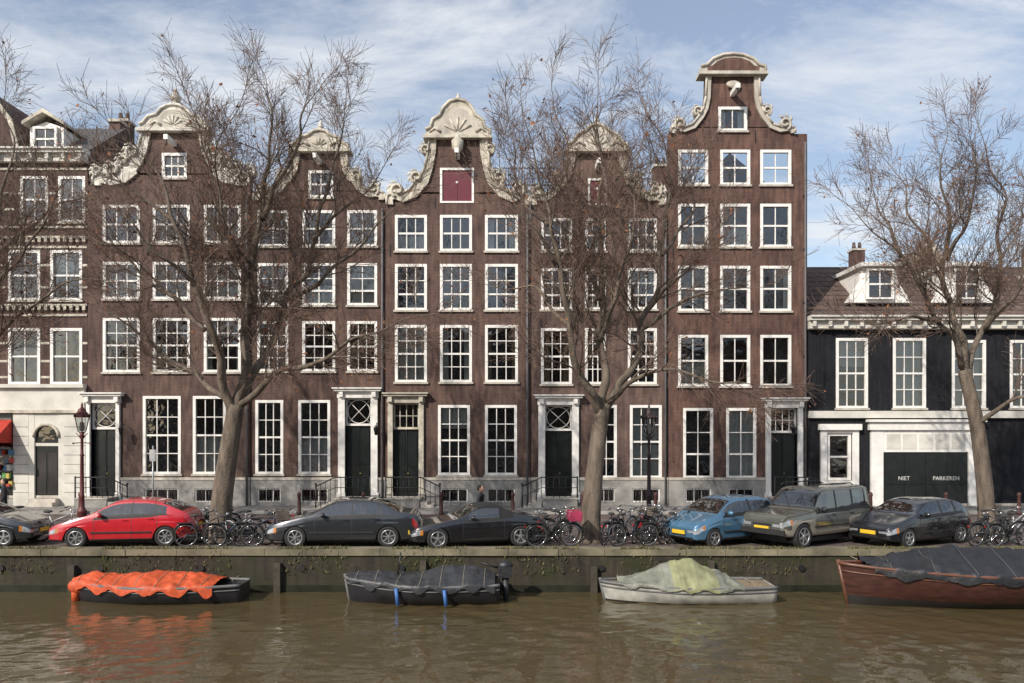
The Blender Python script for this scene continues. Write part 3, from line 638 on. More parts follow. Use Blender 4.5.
T3=tree('bare_elm_tree',26.0,[(988,538),(984,480),(976,420),(964,370)],[
 (.15,[(965,375),(955,325,.2),(948,275,.3),(945,220,0),(940,170,-.2),(948,135,-.2)]),
 (.12,[(962,368),(940,320,-.6),(915,275,-1),(885,240,-1.2),(855,215,-1.3)]),
 (.13,[(968,385),(985,330,.6),(998,275,.9),(1003,215,1.1),(995,160,1),(980,135,1)]),
 (.10,[(976,425),(1000,410,-.6),(1030,395,-1.2),(1070,372,-1.4)]),
 (.09,[(950,300,.3),(925,245,1.2),(905,195,1.5),(895,160,1.6)]),
 (.08,[(940,320,-.6),(905,315,-1.4),(875,322,-1.8),(855,318,-2)]),
 (.09,[(985,330,.6),(1015,290,-.4),(1040,240,-.8),(1055,190,-1)]),
 (.08,[(947,260,.3),(970,200,-1),(972,150,-1.2)]),
 (.07,[(905,265,-1),(880,215,-.2),(872,185,0)])],.27,37,1.0)
T4=tree('bare_elm_tree',25.5,[(-62,545),(-60,500),(-56,450),(-52,410)],[
 (.16,[(-52,415),(-40,340),(-20,270,.5),(0,200,.8),(10,140,1),(5,95,1)]),
 (.11,[(-50,400),(-10,345,-.8),(30,310,-1.4),(75,285,-1.8),(110,280,-2)]),
 (.10,[(-35,330),(10,270,-1),(45,220,-1.5),(60,170,-1.6)]),
 (.09,[(-15,260,.5),(30,230,1.4),(70,200,2),(95,190,2)]),
 (.16,[(-54,415),(-80,340),(-100,260),(-120,180),(-130,110)]),
 (.14,[(-54,410),(-110,350,1),(-170,290,1.5),(-210,230,1.5)])],.3,51,.9)
for k,(tx,ty,src,rz) in enumerate(((-13,-46,T1,40),(6,-46.5,T2,190),(23,-46,T3,100),(-32,-46,T4,70))):
    e2=empty('bare_elm_tree',(tx,ty,0),R(rz))
    for o in src[1]:
        c=bpy.data.objects.new(o.name.split('.')[0],o.data); bpy.context.collection.objects.link(c); c.parent=e2; c.location=o.location
# ------------------------------------------------------------------ cars
TYRE=mat('tyre_rubber',(.02,.02,.02),.85); RIM=mat('alloy_rim',(.5,.5,.51),.35,.8,var=.1); TRIM=mat('black_plastic_trim',(.02,.02,.021),.6)
LAMP=mat('clear_headlamp',(.42,.44,.47),.12,.4,var=.4,scale=12,coat=1); TAIL=mat('red_taillamp',(.30,.01,.01),.2,coat=1); PLATE=mat('yellow_number_plate',(.70,.46,.03),.5,var=.05); INDI=mat('amber_indicator',(.45,.16,.02),.2,coat=1); SEAT=mat('seat_fabric',(.045,.042,.04),.9)
CHROME=mat('chrome',(.6,.6,.6),.15,1.,var=.05)
def wheel(mb,x,y,r,out,w=.19,rim=RIM,spokes=5):
    s=out; W2=w/2
    mb.lathe((x,y,r),[(r*.62,-W2*s),(r*.93,-W2*s),(r,-W2*.7*s),(r,W2*.7*s),(r*.93,W2*s),(r*.68,W2*s),(r*.66,W2*.8*s)],TYRE,28,'y')
    mb.lathe((x,y+s*W2*.25,r),[(r*.66,0),(r*.66,s*.04)],TRIM,28,'y',False)
    mb.lathe((x,y+s*W2*.75,r),[(r*.16,0),(r*.14,s*.03)],rim,12,'y',False)
    ring=[(x+r*.64*math.cos(a),y+s*W2*.85,r+r*.64*math.sin(a)) for a in np.linspace(0,2*math.pi,25)]
    mb.tube(ring,.018,rim,6,True,False)
    for k in range(spokes):
        a=2*math.pi*k/spokes+.3; c=Vector((math.cos(a),0,math.sin(a))); t=Vector((-math.sin(a),0,math.cos(a)))
        mb.obox(Vector((x,y+s*W2*.72,r))+c*r*.38,c*r*.26,(0,.012,0),t*r*(.085 if spokes<7 else .05),rim)
def car(name,px,d,rot,L,W,paint,top,belt,ws,rw,sg,pillars,gaps,wx,r,zb=.2,soft=None,clad=None,grille=True,rail=False,spare=False,spk=5):
    st=set(np.round(np.arange(0,L+.001,.04),4)); st.add(L)
    for gp in gaps: st.update([gp-.008,gp+.008])
    for e0 in(0.006,.02,.05,L-.006,L-.02,L-.05): st.add(e0)
    st=sorted(st); K=np.array([-2,-1,0,1,2])*.05
    def itp(tab,x): 
        a=[t[0] for t in tab]; b=[t[1] for t in tab]; return float(np.mean([np.interp(x+k,a,b) for k in K]))
    rings=[]; body=MB(); nl,nu,ntp=12,9,8
    for x in st:
        zt=itp(top,x); zl=min(itp(belt,x),zt-.01); w=W/2
        fx=min(x,L-x); w*=1-.15*max(0,1-fx/.75)**2.2
        z0=zb+.05*max(0,1-fx/.5)
        for c in wx:
            if abs(x-c)<r*1.12: z0=max(z0,min(r*.95+math.sqrt((r*1.12)**2-(x-c)**2),zl-.08))
        up=zt-zl; wr=w*(.955-.25*min(1,up/.55)) if not spare else w*(.965-.12*min(1,up/.6)); ze=zl+up*.84
        half=[(0,z0,0,0),(w*.86,z0,0,0)]
        for i in range(nl):
            t=i/(nl-1); z=z0+t*(zl-z0); h=(z-zb)/(max(zl,.6)-zb)
            half.append((w*float(np.interp(h,[0,.12,.4,.70,.74,.80,1],[.93,.975,.985,1,.975,.985,.95])),z,1,t))
        for i in range(1,nu+1):
            t=i/nu; q=t**1.15; half.append((w*.95+(wr-w*.95)*q,zl+t*(ze-zl),2,t))
        for i in range(1,ntp+1):
            t=i/ntp; a=t*math.pi/2; half.append((wr*math.cos(a)**.8 if i<ntp else 0,ze+(zt-ze)*math.sin(a)**.9,3,t))
        s=1
        if fx<.16: s=.72+.28*math.sqrt(max(0,1-(1-fx/.16)**2))
        zc=(z0+zt)/2
        half=[(y*(.86+.14*(s-.72)/.28),zc+(z-zc)*s,k,t) for y,z,k,t in half]
        rings.append(half)
    n=len(rings[0]); full=[]
    for x,h in zip(st,rings):
        for y,z,k,t in h: full.append((x-L/2,-y,z))
        for y,z,k,t in reversed(h[1:-1]): full.append((x-L/2,y,z))
    m=2*n-2
    for i in range(len(st)-1):
        xm=(st[i]+st[i+1])/2; up=itp(top,xm)-itp(belt,xm); zl=itp(belt,xm)
        for j in range(m):
            jj=(j+1)%m; 
            ja=j if j<n else m-j; jb=jj if jj<n else m-jj; jh=max(ja,jb); y,z,k,t=rings[i][jh]
            M=paint
            gp_=any(abs(xm-gp)<.008 for gp in gaps)
            if k==0: M=TRIM
            elif k==1:
                if z<zb+.09: M=TRIM
                if clad is not None and z<clad[0]: M=clad[1]
                if gp_ and z>zb+.12: M=TRIM
                for c in wx:
                    if clad is not None and abs(xm-c)<r*1.35 and z<r*2.3: M=clad[1]
                if t>.97 and sg[0]-.1<xm<sg[1]+.1: M=TRIM
            elif k==2 and up>.18:
                if sg[0]<xm<sg[1] and t<=.92: M=CG
                if sg[0]<xm<sg[1] and t<.13: M=TRIM
                if any(a<xm<b for a,b in pillars): M=TRIM if soft is None else soft
                if soft and xm>sg[1]-.1 and xm<rw[1]+.05: M=soft
                if soft and t>.9 and ws[1]<xm<rw[1]: M=soft
                if gp_: M=TRIM
            elif k==3:
                if ws[0]<xm<ws[1] and t>.15: M=CG
                elif rw[0]<xm<rw[1] and t>.15: M=CG
                elif soft and ws[1]<=xm<=rw[1]: M=soft
                elif abs(xm-ws[0])<.03: M=TRIM
            if xm<.32 and k==1 and t>.62 and y>W*.26 and zl-.17<z<zl-.03 : M=LAMP if xm<.25 else INDI
            if xm<.09 and y<=W*.30 and k==1 and zb+.18<z<zb+.3: M=TRIM
            if L-xm<.28 and k==1 and y>W*.3 and zl-.24<z<zl-.02: M=TAIL
            o=i*m
            body.add([full[o+j],full[o+jj],full[o+m+jj],full[o+m+j]],[(0,1,2,3)],M,True)
    for idx,sx in((0,-1),(len(st)-1,1)):
        o=idx*m; x=full[o][0]+sx*.012; h=rings[idx]
        for j in range(n-1):
            (ya,za,ka,_),(yb,zb2,kb,_)=h[j],h[j+1]
            if abs(zb2-za)<1e-5: continue
            zz=(za+zb2)/2; ztm=h[-1][1]; zlo=h[0][1]; f=(zz-zlo)/(ztm-zlo)
            spl=[-1,-.6,-.5,.5,.6,1]
            for a,b in zip(spl[:-1],spl[1:]):
                mid=abs(a+b)/2; M=paint
                if sx<0:
                    if .55<f<.8 and mid>.55: M=LAMP
                    elif .55<f<.76 and mid<.5 and grille: M=TRIM
                    elif .12<f<.34 and mid<.55: M=TRIM
                elif .5<f<.8 and mid>.7: M=TAIL
                if f<.1: M=TRIM
                e1=sx*.012*(abs(a)==1); e2=sx*.012*(abs(b)==1)
                body.add([(x-e1,ya*a,za),(x-e2,ya*b,za),(x-e2,yb*b,zb2),(x-e1,yb*a,zb2)],[(0,1,2,3)],M)
    e=empty(name,(X(px,d),d-CAMD,0),rot)
    o=body.obj('body',e)
    bm=bmesh.new(); bm.from_mesh(o.data); bmesh.ops.remove_doubles(bm,verts=bm.verts,dist=.0008); bmesh.ops.recalc_face_normals(bm,faces=bm.faces); bm.to_mesh(o.data); bm.free()
    q=MB()
    for c in wx:
        for s in(-1,1): wheel(q,c-L/2,s*(W/2-.105),r,s,spokes=spk)
        q.box(c-L/2-r*1.1,c-L/2+r*1.1,-W*.32,W*.32,.25,r*1.7,TRIM)
    q.box(-L/2+.5,L/2-.5,-W*.4,W*.4,.17,.3,TRIM)
    q.obj('wheels',e)
    q=MB(); zf=itp(belt,.0)
    q.box(-L/2-.035,-L/2-.005,-.26,.26,zb+.2,zb+.31,PLATE); q.box(L/2+.005,L/2+.035,-.26,.26,zb+.35,zb+.46,PLATE)
    for i in range(len(gaps)-1):
        gx=gaps[i+1]-.17-L/2; zz=itp(belt,gaps[i+1])-.12
        for s in(-1,1): q.box(gx-.09,gx+.07,s*(W/2-.01)-.02,s*(W/2-.01)+.02,zz-.015,zz+.015,paint if not clad else TRIM)
    mx=sg[0]+.12-L/2; mz=itp(belt,sg[0]+.12)+.07
    for s in(-1,1):
        q.ball((mx,s*(W/2+.07),mz),.11,paint if not clad else TRIM,8,(.6,1,.75)); q.box(mx-.03,mx+.03,min(s*(W/2-.08),s*(W/2+.03)),max(s*(W/2-.08),s*(W/2+.03)),mz-.06,mz-.02,TRIM)
        if not soft: q.box(-L/2+wx[0]+r*1.3,-L/2+wx[1]-r*1.3,s*(W/2)-.014,s*(W/2)+.010,zb+.24,zb+.28,TRIM)
        if rail: q.tube([(-.5,s*W*.36,itp(top,L/2)+.02),(-.4,s*W*.36,itp(top,L/2)+.08),(1.2,s*W*.36,itp(top,L/2)+.08),(1.3,s*W*.36,itp(top,L/2)+.02)],.018,TRIM)
    for sx in(.46,.66):
        if sx*L>rw[0]-.3: continue
        for s in(-1,1):
            q.box(sx*L-L/2,sx*L-L/2+.14,s*W*.22-.22,s*W*.22+.22,.4,itp(belt,L/2)+.12,SEAT); q.box(sx*L-L/2+.02,sx*L-L/2+.11,s*W*.22-.1,s*W*.22+.1,itp(belt,L/2)+.14,itp(belt,L/2)+.3,SEAT)
    q.box(-L/2+ws[0]+.25,-L/2+ws[0]+.55,-W*.38,W*.38,.5,itp(belt,ws[0])-.04,SEAT)
    q.tube([(-L/2+ws[0]+.7,-W*.2+.17*math.cos(a),itp(belt,ws[0])+.02+.17*math.sin(a)) for a in np.linspace(0,6.28,14)],.014,SEAT,5)
    for s in(-.28,.05):
        xa=ws[0]+.06; xb=ws[0]+.34; q.tube([(xa-L/2,s*W,itp(top,xa)+.015),(xb-L/2,(s+.2)*W,itp(top,xb)+.012)],.008,TRIM,4)
    if spare:
        q.lathe((L/2+.02,0.1,.95),[(.36,0),(.37,.05),(.37,.17),(.3,.21),(.05,.21)],TRIM,24,'x')
        q.box(-L/2-.09,-L/2-.036,-W*.47,W*.47,.45,.6,TRIM)
    if grille:
        for k in range(3): q.box(-L/2-.022,-L/2-.008,-W*.2,W*.2,zf-.2+k*.05,zf-.19+k*.05,CHROME)
    q.obj('trim_and_interior',e)
    return e
def paint(name,c,metal=.3,r=.25): return mat(name,c,r,metal,var=.08,scale=3,coat=1.,spec=.8)
RED=paint('red_car_paint',(.48,.012,.022),.0); GREY=paint('dark_grey_car_paint',(.040,.045,.052),.5); BLK=paint('black_car_paint',(.008,.008,.010),.1); BLUE=paint('blue_car_paint',(.08,.20,.33),.4); OLV=paint('grey_green_car_paint',(.12,.12,.10),.35); BLK2=paint('charcoal_car_paint',(.016,.017,.021),.3)
SOFT=mat('soft_top_fabric',(.014,.014,.015),.9); CLAD=paint('beige_cladding',(.26,.235,.19),.1,.5)
hatch=dict(top=[(0,.58),(.12,.70),(.9,.93),(1.1,.97),(1.75,1.33),(2.1,1.40),(2.9,1.40),(3.35,1.30),(3.75,.98),(3.85,.85),(3.95,.6)],belt=[(0,.5),(.12,.62),(.9,.86),(1.3,.9),(3.3,.97),(3.7,.93),(3.95,.55)],ws=(1.08,1.74),rw=(3.32,3.72),sg=(1.32,3.32),pillars=[(2.28,2.36),(2.92,2.98)],gaps=[1.25,2.32,3.0],wx=(.75,3.22),r=.3)
redh=dict(top=[(0,.56),(.15,.68),(1.0,.93),(1.15,.97),(1.80,1.36),(2.15,1.43),(2.8,1.42),(3.35,1.30),(3.85,1.05),(4.05,.96),(4.15,.62)],belt=[(0,.48),(.15,.60),(1.0,.86),(1.4,.90),(3.3,.98),(3.9,.96),(4.15,.55)],ws=(1.14,1.80),rw=(3.25,3.80),sg=(1.40,3.36),pillars=[(2.34,2.42),(3.0,3.06)],gaps=[1.32,2.38,3.1],wx=(.82,3.34),r=.31,spk=7)
sedan=dict(top=[(0,.58),(.12,.68),(1.1,.93),(1.3,.97),(2.0,1.37),(2.4,1.43),(3.1,1.41),(3.45,1.32),(3.95,1.05),(4.4,1.0),(4.52,.9),(4.6,.6)],belt=[(0,.5),(.12,.6),(1.1,.86),(1.5,.91),(3.6,.97),(4.4,.94),(4.6,.55)],ws=(1.3,2.0),rw=(3.42,3.95),sg=(1.58,3.62),pillars=[(2.5,2.58),(3.3,3.36)],gaps=[1.45,2.54,3.45],wx=(.88,3.62),r=.32,spk=7)
roadster=dict(top=[(0,.52),(.15,.64),(1.2,.86),(1.45,.9),(1.95,1.22),(2.2,1.28),(2.6,1.26),(3.2,.98),(3.6,.93),(3.95,.85),(4.05,.6)],belt=[(0,.46),(.15,.58),(1.2,.8),(1.6,.84),(3.2,.88),(3.9,.8),(4.05,.55)],ws=(1.43,1.95),rw=(2.8,3.12),sg=(1.66,2.7),pillars=[],gaps=[1.5,2.75],wx=(.75,3.25),r=.32)
suv=dict(top=[(0,.85),(.1,1.0),(1.15,1.1),(1.3,1.13),(1.75,1.66),(1.95,1.76),(4.1,1.78),(4.3,1.7),(4.42,1.1),(4.5,.7)],belt=[(0,.78),(.1,.92),(1.15,1.02),(1.4,1.06),(4.3,1.08),(4.45,1.0),(4.5,.65)],ws=(1.3,1.8),rw=(4.3,4.42),sg=(1.5,4.22),pillars=[(2.35,2.45),(3.2,3.28)],gaps=[1.42,2.4,3.3],wx=(.8,3.5),r=.38,zb=.36,spk=6)
cityc=dict(top=[(0,.6),(.1,.75),(.7,.95),(.85,1.0),(1.45,1.38),(1.8,1.46),(2.9,1.44),(3.3,1.32),(3.55,1.0),(3.65,.6)],belt=[(0,.5),(.1,.66),(.7,.88),(1.0,.93),(3.2,1.02),(3.5,.95),(3.65,.55)],ws=(.86,1.5),rw=(3.2,3.54),sg=(1.12,3.2),pillars=[(2.2,2.28)],gaps=[1.05,2.26],wx=(.68,3.02),r=.29)
def cc(name,px,d,rot,L,W,p,prof,**k): return car(name,px,d,R(rot),L,W,p,**{**prof,**k})
cc('parked_car',-22,24.6,183,3.95,1.7,GREY,hatch)
cc('parked_car',130,24.6,8,4.15,1.74,RED,redh)
cc('parked_car',348,24.6,3,4.6,1.8,GREY,sedan)
cc('parked_convertible',475,24.5,14,4.05,1.75,BLK,roadster,soft=SOFT)
cc('parked_car',722,25.0,32,3.65,1.65,BLUE,cityc)
cc('parked_off_road_car',809,25.0,34,4.5,1.8,OLV,suv,clad=(.62,CLAD),rail=True,spare=True)
cc('parked_car',911,24.9,28,3.95,1.7,BLK2,hatch)
# ------------------------------------------------------------------ bicycles
def bike_mesh(idx,fc,crate=None):
    q=MB(); fm=mat('bicycle_paint_%d'%idx,fc,.4,.2,coat=.5); r=.34; wb=1.08
    for c in(0,wb):
        q.tube([(c+r*math.cos(a),0,r+r*math.sin(a)) for a in np.linspace(0,2*math.pi,29)],.019,TYRE,6,True,False)
        q.tube([(c+(r-.03)*math.cos(a),0,r+(r-.03)*math.sin(a)) for a in np.linspace(0,2*math.pi,29)],.013,CHROME,5,True,False)
        for k in range(14):
            a=2*math.pi*k/14; q.tube([(c,0.02*(-1)**k,r),(c+(r-.03)*math.cos(a),0,r+(r-.03)*math.sin(a))],.003,CHROME,3,True,False)
        q.lathe((c,0,r),[(.025,-.05),(.025,.05)],CHROME,8,'y')
        q.tube([(c+(r+.035)*math.cos(a),0,r+(r+.035)*math.sin(a)) for a in np.linspace(R(10 if c else 20),R(175),14)],.02,fm,5)
    bb=(.46,0,.29); seat=(.30,0,.80); hd=(.92,0,.88); hd2=(.95,0,.70)
    for a,b,t in((bb,seat,.018),(hd2,bb,.02),((.9,0,.86),(.36,0,.62),.017),(bb,(0,0,r),.012),((0,0,r),(.33,0,.72),.012),(hd,hd2,.02),(hd2,(wb,0,r),.017),(seat,(.28,0,.92),.014)): q.tube([a,b],t,fm,7)
    q.ball((.26,0,.95),.13,SEAT,8,(1.1,.75,.35)); q.tube([hd,(.90,0,1.02)],.014,CHROME)
    q.tube([(.68,-.27,1.0),(.80,-.26,1.04),(.90,-.1,1.05),(.90,.1,1.05),(.80,.26,1.04),(.68,.27,1.0)],.013,CHROME,6)
    q.tube([(.66,-.27,.99),(.77,-.265,1.03)],.018,TYRE);q.tube([(.66,.27,.99),(.77,.265,1.03)],.018,TYRE)
    q.lathe((.46,0,.29),[(.09,.04),(.09,.05)],CHROME,16,'y'); q.box(0,.5,.035,.065,.27,.39,TRIM)
    q.tube([(.46,-.06,.29),(.56,-.07,.16)],.012,CHROME);q.box(.52,.62,-.16,-.07,.145,.17,TRIM);q.tube([(.46,.06,.29),(.36,.07,.42)],.012,CHROME);q.box(.31,.41,.07,.16,.41,.435,TRIM)
    q.box(-.25,.2,-.06,.06,.715,.73,IRON); q.tube([(-.2,.06,.72),(0,.06,r)],.007,IRON);q.tube([(-.2,-.06,.72),(0,-.06,r)],.007,IRON)
    q.lathe((1.0,0,.92),[(.03,-.03),(.05,.04)],LAMP,10,'x'); q.box(-.38,-.36,-.03,.03,.6,.65,TAIL)
    if crate:
        cm=mat('crate_%d'%idx,crate,.6); x0,x1,y0,y1,z0,z1=.98,1.34,-.22,.22,.80,1.06
        q.box(x0,x1,y0,y1,z0,z0+.015,cm)
        for k in range(4):
            z=z0+.02+k*.065
            q.box(x0,x1,y0-.012,y0,z,z+.045,cm);q.box(x0,x1,y1,y1+.012,z,z+.045,cm);q.box(x0-.012,x0,y0,y1,z,z+.045,cm);q.box(x1,x1+.012,y0,y1,z,z+.045,cm)
    return q.obj('bicycle')
protos=[bike_mesh(0,(.02,.02,.022)),bike_mesh(1,(.3,.02,.03)),bike_mesh(2,(.03,.05,.09),(.12,.1,.08)),bike_mesh(3,(.45,.47,.48)),bike_mesh(4,(.02,.03,.02),(.38,.04,.10)),bike_mesh(5,(.02,.08,.05))]
first=[0]*6
def bikeat(px,d,rot,lean,k):
    if first[k]==0: o=protos[k]; first[k]=1
    else:
        o=bpy.data.objects.new('bicycle',protos[k].data); bpy.context.collection.objects.link(o)
    o.rotation_euler=(R(lean),0,R(rot)); o.location=(X(px,d),d-CAMD,0.0)
bl=[(40,25.2,15,8),(28,26.6,200,6),(186,24.0,12,7),(200,25.0,-25,-8),(215,23.9,8,6),(232,25.6,160,-6),(242,24.1,20,8),(256,25.2,-160,7),(266,24.4,40,-7),(205,26,60,5),
 (534,24.3,35,8),(548,25.2,20,-6),(536,24.0,10,7),(568,24.9,170,6),
 (604,24.3,60,8),(612,25.4,50,7),(618,24.1,30,-8),(634,24.6,65,7),(640,25.5,50,6),(648,24.1,25,8),(655,25.2,60,-7),(664,24.5,40,6),(645,24.8,75,-9),
 (975,24.1,20,8),(985,25.2,45,-6),(994,23.9,10,7),(1005,24.9,30,6),(1022,24.4,165,5)]
ks=[3,0,0,3,0,5,2,3,1,0,0,2,4,0,0,3,0,2,5,0,3,3,1,0,2,0,3,0]
for (a,b,c,d2),k in zip(bl,ks): bikeat(a,b,c,d2,k)
# ------------------------------------------------------------------ street lamps
def lamp(px,d,postc,h=4.25):
    pm=mat('lamp_post_paint_%d'%px,postc,.5,.2); q=MB()
    q.lathe((0,0,0),[(.19,0),(.19,.12),(.15,.16),(.15,.7),(.17,.74),(.12,.8),(.085,.9),(.075,1.2),(.095,1.24),(.07,1.3),(.055,2.6),(.075,2.64),(.05,2.7),(.045,h-1.05),(.09,h-1.0),(.06,h-.95),(.1,h-.86)],pm,14)
    q.tube([(-.3,0,h-1.25),(0,0,h-1.22),(.3,0,h-1.25)],.018,pm)
    for s in(-1,1):
        q.ball((s*.3,0,h-1.25),.035,pm,6); q.tube([(0,0,h-1.15),(s*.12,0,h-.98),(s*.2,0,h-.9)],.014,pm,5)
    z0,z1=h-.86,h-.35; n=6
    gm=mat('lamp_frosted_glass',(.6,.6,.56),.25)
    for k in range(n):
        a=2*math.pi*k/n; b=2*math.pi*(k+1)/n
        A=(.13*math.cos(a),.13*math.sin(a),z0);B=(.13*math.cos(b),.13*math.sin(b),z0);C=(.25*math.cos(b),.25*math.sin(b),z1);D=(.25*math.cos(a),.25*math.sin(a),z1)
        q.quad(A,B,C,D,WG); q.tube([A,D],.014,pm,5); q.tube([D,C],.018,pm,5)
        q.ball((.26*math.cos(a),.26*math.sin(a),z1+.05),.035,pm,6,(1,1,1.6))
    q.lathe((0,0,z0+.03),[(.07,0),(.09,.1),(.07,.28),(.01,.32)],gm,10)
    q.lathe((0,0,z1),[(.26,0),(.24,.06),(.15,.17),(.12,.2),(.13,.25),(.06,.3),(.03,.36),(.04,.4),(.01,.5)],pm,12)
    q.obj('street_lamp',None,(X(px,d),d-CAMD,0))
lamp(82,27.2,(.12,.035,.035),4.3); lamp(649,27.4,(.05,.03,.03),4.25)
for i in range(17):
    q=MB(); q.lathe((0,0,0),[(.1,0),(.1,.1),(.08,.14),(.065,.75),(.085,.8),(.085,.86),(.05,.93),(.01,.95)],mat('bollard_paint',(.07,.026,.022),.6),12)
    q.obj('bollard',None,(-24+i*3.0+random.uniform(-.2,.2),-2.85,0))
q=MB(); q.tube([(0,0,0),(0,0,2.9)],.035,mat('galvanised_steel',(.4,.41,.42),.45,.6)); q.box(-.12,.12,-.045,-.036,2.3,2.75,mat('sign_back_grey',(.45,.45,.45),.5))
q.obj('sign_post',None,(X(153,31),31-CAMD,0))
for px in(126,790,378):
    q=MB(); q.tube([(0,0,0),(0,-.25,.1),(0,-.35,0)],.015,IRON,5); q.lathe((0,-.35,-.45),[(.07,0),(.12,.3),(.13,.31),(.04,.42),(.01,.46)],IRON,6)
    q.obj('wall_lantern',None,(X(px),-.12,Z(425)))
# ------------------------------------------------------------------ boats
ROPE=mat('mooring_rope',(.3,.27,.2),.9)
def boat(name,pxa,pxb,d,B,fb,hull,cover,c0,c1,ridge,rail=None,inner=None,overh=.1,wr=.05,transom=.72,seed=1,cover2=None,bowrise=.35,extra=None,boot=None):
    xa,xb=X(pxa,d),X(pxb,d); L=xb-xa; q=MB(); rail=rail or hull; inner=inner or hull
    N=40; M=9
    def bm(s): return B/2*(min(1,(s/.45))**.62 if s<.45 else 1-(1-transom)*((s-.45)/.55)**2) if s>0 else .01
    def sh(s): return fb*(1+bowrise*(1-s)**2.5+.08*s**3)
    def px(s): return -L/2+L*s
    rows=[]
    for i in range(N+1):
        s=i/N; b=max(.02,bm(s)); z1=sh(s); rk=(1-s)**4*.25*L/6
        rows.append([(px(s)+rk*(1-t),b*(1-(1-t)**2.6*.75),-.25+(z1+.25)*t) for t in [j/(M-1) for j in range(M)]])
    for sgn in(-1,1):
        for j in range(M-1): q.add([(x,sgn*y,z) for r in rows for x,y,z in r[j:j+2]],[(i*2,(i+1)*2,(i+1)*2+1,i*2+1) for i in range(N)],boot if (boot and j<3) else hull,True)
        q.tube([(r[-1][0],sgn*(r[-1][1]+.015),r[-1][2]) for r in rows],.045,rail,6)
        q.tube([(r[-2][0],sgn*(r[-2][1]+.01),r[-2][2]-.03) for r in rows],.02,rail,5)
        q.add([(r[-1][0],sgn*r[-1][1],r[-1][2]-.03) for r in rows]+[(r[-1][0],0,r[-1][2]-.05-(.15 if .25<i/N<.95 else 0)) for i,r in enumerate(rows)],[(i,i+1,N+2+i,N+1+i) for i in range(N)],inner)
    r=rows[-1]; q.add([(x,y,z) for x,y,z in r]+[(x,-y,z) for x,y,z in reversed(r)],[tuple(range(2*M))],hull)
    q.tube([(rows[0][0][0],0,-.3),(rows[0][-1][0],0,rows[0][-1][2]+.08)],.05,rail,6)
    U=100;T=41; grid=[]
    for i in range(U+1):
        s=c0+(c1-c0)*i/U; b=max(.03,bm(s))+.05; z1=sh(s)+.03
        rh=float(np.interp((s-c0)/(c1-c0),[p[0] for p in ridge],[p[1] for p in ridge]))
        for j in range(T):
            t=-1+2*j/(T-1); at=abs(t); x=px(s)
            if at>.86: 
                k=(at-.86)/.14; oh=overh*(.6+.8*abs(noise.noise(Vector((s*9,seed,t*2))))+.3*math.sin(s*40)); y=b+.015; z=z1-k*oh
            else:
                k=at/.86; y=b*k; z=z1+rh*(1-k**1.35)
            nn=noise.noise(Vector((s*L*1.6+seed,t*1.8,seed)))+.5*noise.noise(Vector((s*L*4.5,t*4,seed+5)))+.25*noise.noise(Vector((s*L*9,t*9,seed+9)))
            fold=(1-abs(math.sin(s*L*2.6+1.6*nn)))*wr*.9*(.3+at)
            grid.append((x,(y+wr*.3*nn)*(1 if t>0 else -1),z+wr*1.6*nn*(1-.5*at)+fold))
    for i in range(U):
        for j in range(T-1):
            q.add([grid[i*T+j],grid[(i+1)*T+j],grid[(i+1)*T+j+1],grid[i*T+j+1]],[(0,1,2,3)],(cover2[0] if cover2 and cover2[1]<i/U<cover2[2] else cover),True)
    for s in(.12,.9):
        xr=px(s); q.tube([(xr,B*.2,sh(s)),(xr+.2*(.5-s),B*.8,sh(s)),(xr+.6*(.5-s),max(B*.8,QY-(d-CAMD)),1.15)],.012,ROPE,5)
    for s in np.linspace(c0+.06,c1-.06,7):
        k=int((s-c0)/(c1-c0)*U); q.tube([(p[0],p[1],p[2]+.012) for p in grid[k*T+1:k*T+T-1:2]],.007,ROPE if cover is not BT else GL2,4)
    if extra: extra(q,px,bm,sh)
    o=q.obj(name,None,((xa+xb)/2,d-CAMD,-1.2))
    bmm=bmesh.new(); bmm.from_mesh(o.data); bmesh.ops.remove_doubles(bmm,verts=bmm.verts,dist=.0005); bmesh.ops.recalc_face_normals(bmm,faces=bmm.faces); bmm.to_mesh(o.data); bmm.free()
    return o
ORANGE=mat('orange_tarpaulin',(.52,.082,.025),.55,var=.3,scale=5,bump=.6,bscale=9); GT=mat('dark_grey_tarpaulin',(.034,.036,.041),.5,var=.35,scale=4,bump=.6,bscale=9); YT=mat('yellow_green_tarpaulin',(.25,.26,.14),.6,var=.3,scale=3,bump=.5,bscale=9); ST=mat('silver_grey_tarpaulin',(.20,.21,.17),.55,var=.35,bump=.5)
HB=mat('black_hull_paint',(.018,.018,.022),.4,var=.3,coat=.3); HW=mat('weathered_white_hull',(.38,.38,.34),.6,var=.35,scale=3); HR=mat('varnished_red_brown_hull',(.055,.021,.016),.35,var=.4,scale=3,coat=.4,streak=4); BT=mat('black_tarpaulin',(.020,.021,.025),.5,var=.3,bump=.6,bscale=9); BL=mat('blue_fender',(.05,.15,.4),.5); GL2=mat('grey_gunwale',(.13,.13,.13),.6); BO=mat('dark_boot_top',(.02,.018,.016),.6)
def ex1(q,px,bm,sh):
    q.tube([(px(.02),-.05,sh(0)-.1),(px(.02),-.1,-.02)],[.14,.1],ORANGE,7); q.ball((px(.04),-.1,sh(0)-.12),.26,ORANGE,8,(1.2,.6,.8))
boat('covered_boat',74,245,22.1,1.7,.45,HB,ORANGE,.0,.86,[(0,.05),(.15,.26),(.3,.16),(.55,.28),(.8,.27),(1,.08)],rail=GL2,overh=.26,wr=.06,seed=3,extra=ex1,bowrise=.15,transom=.5)
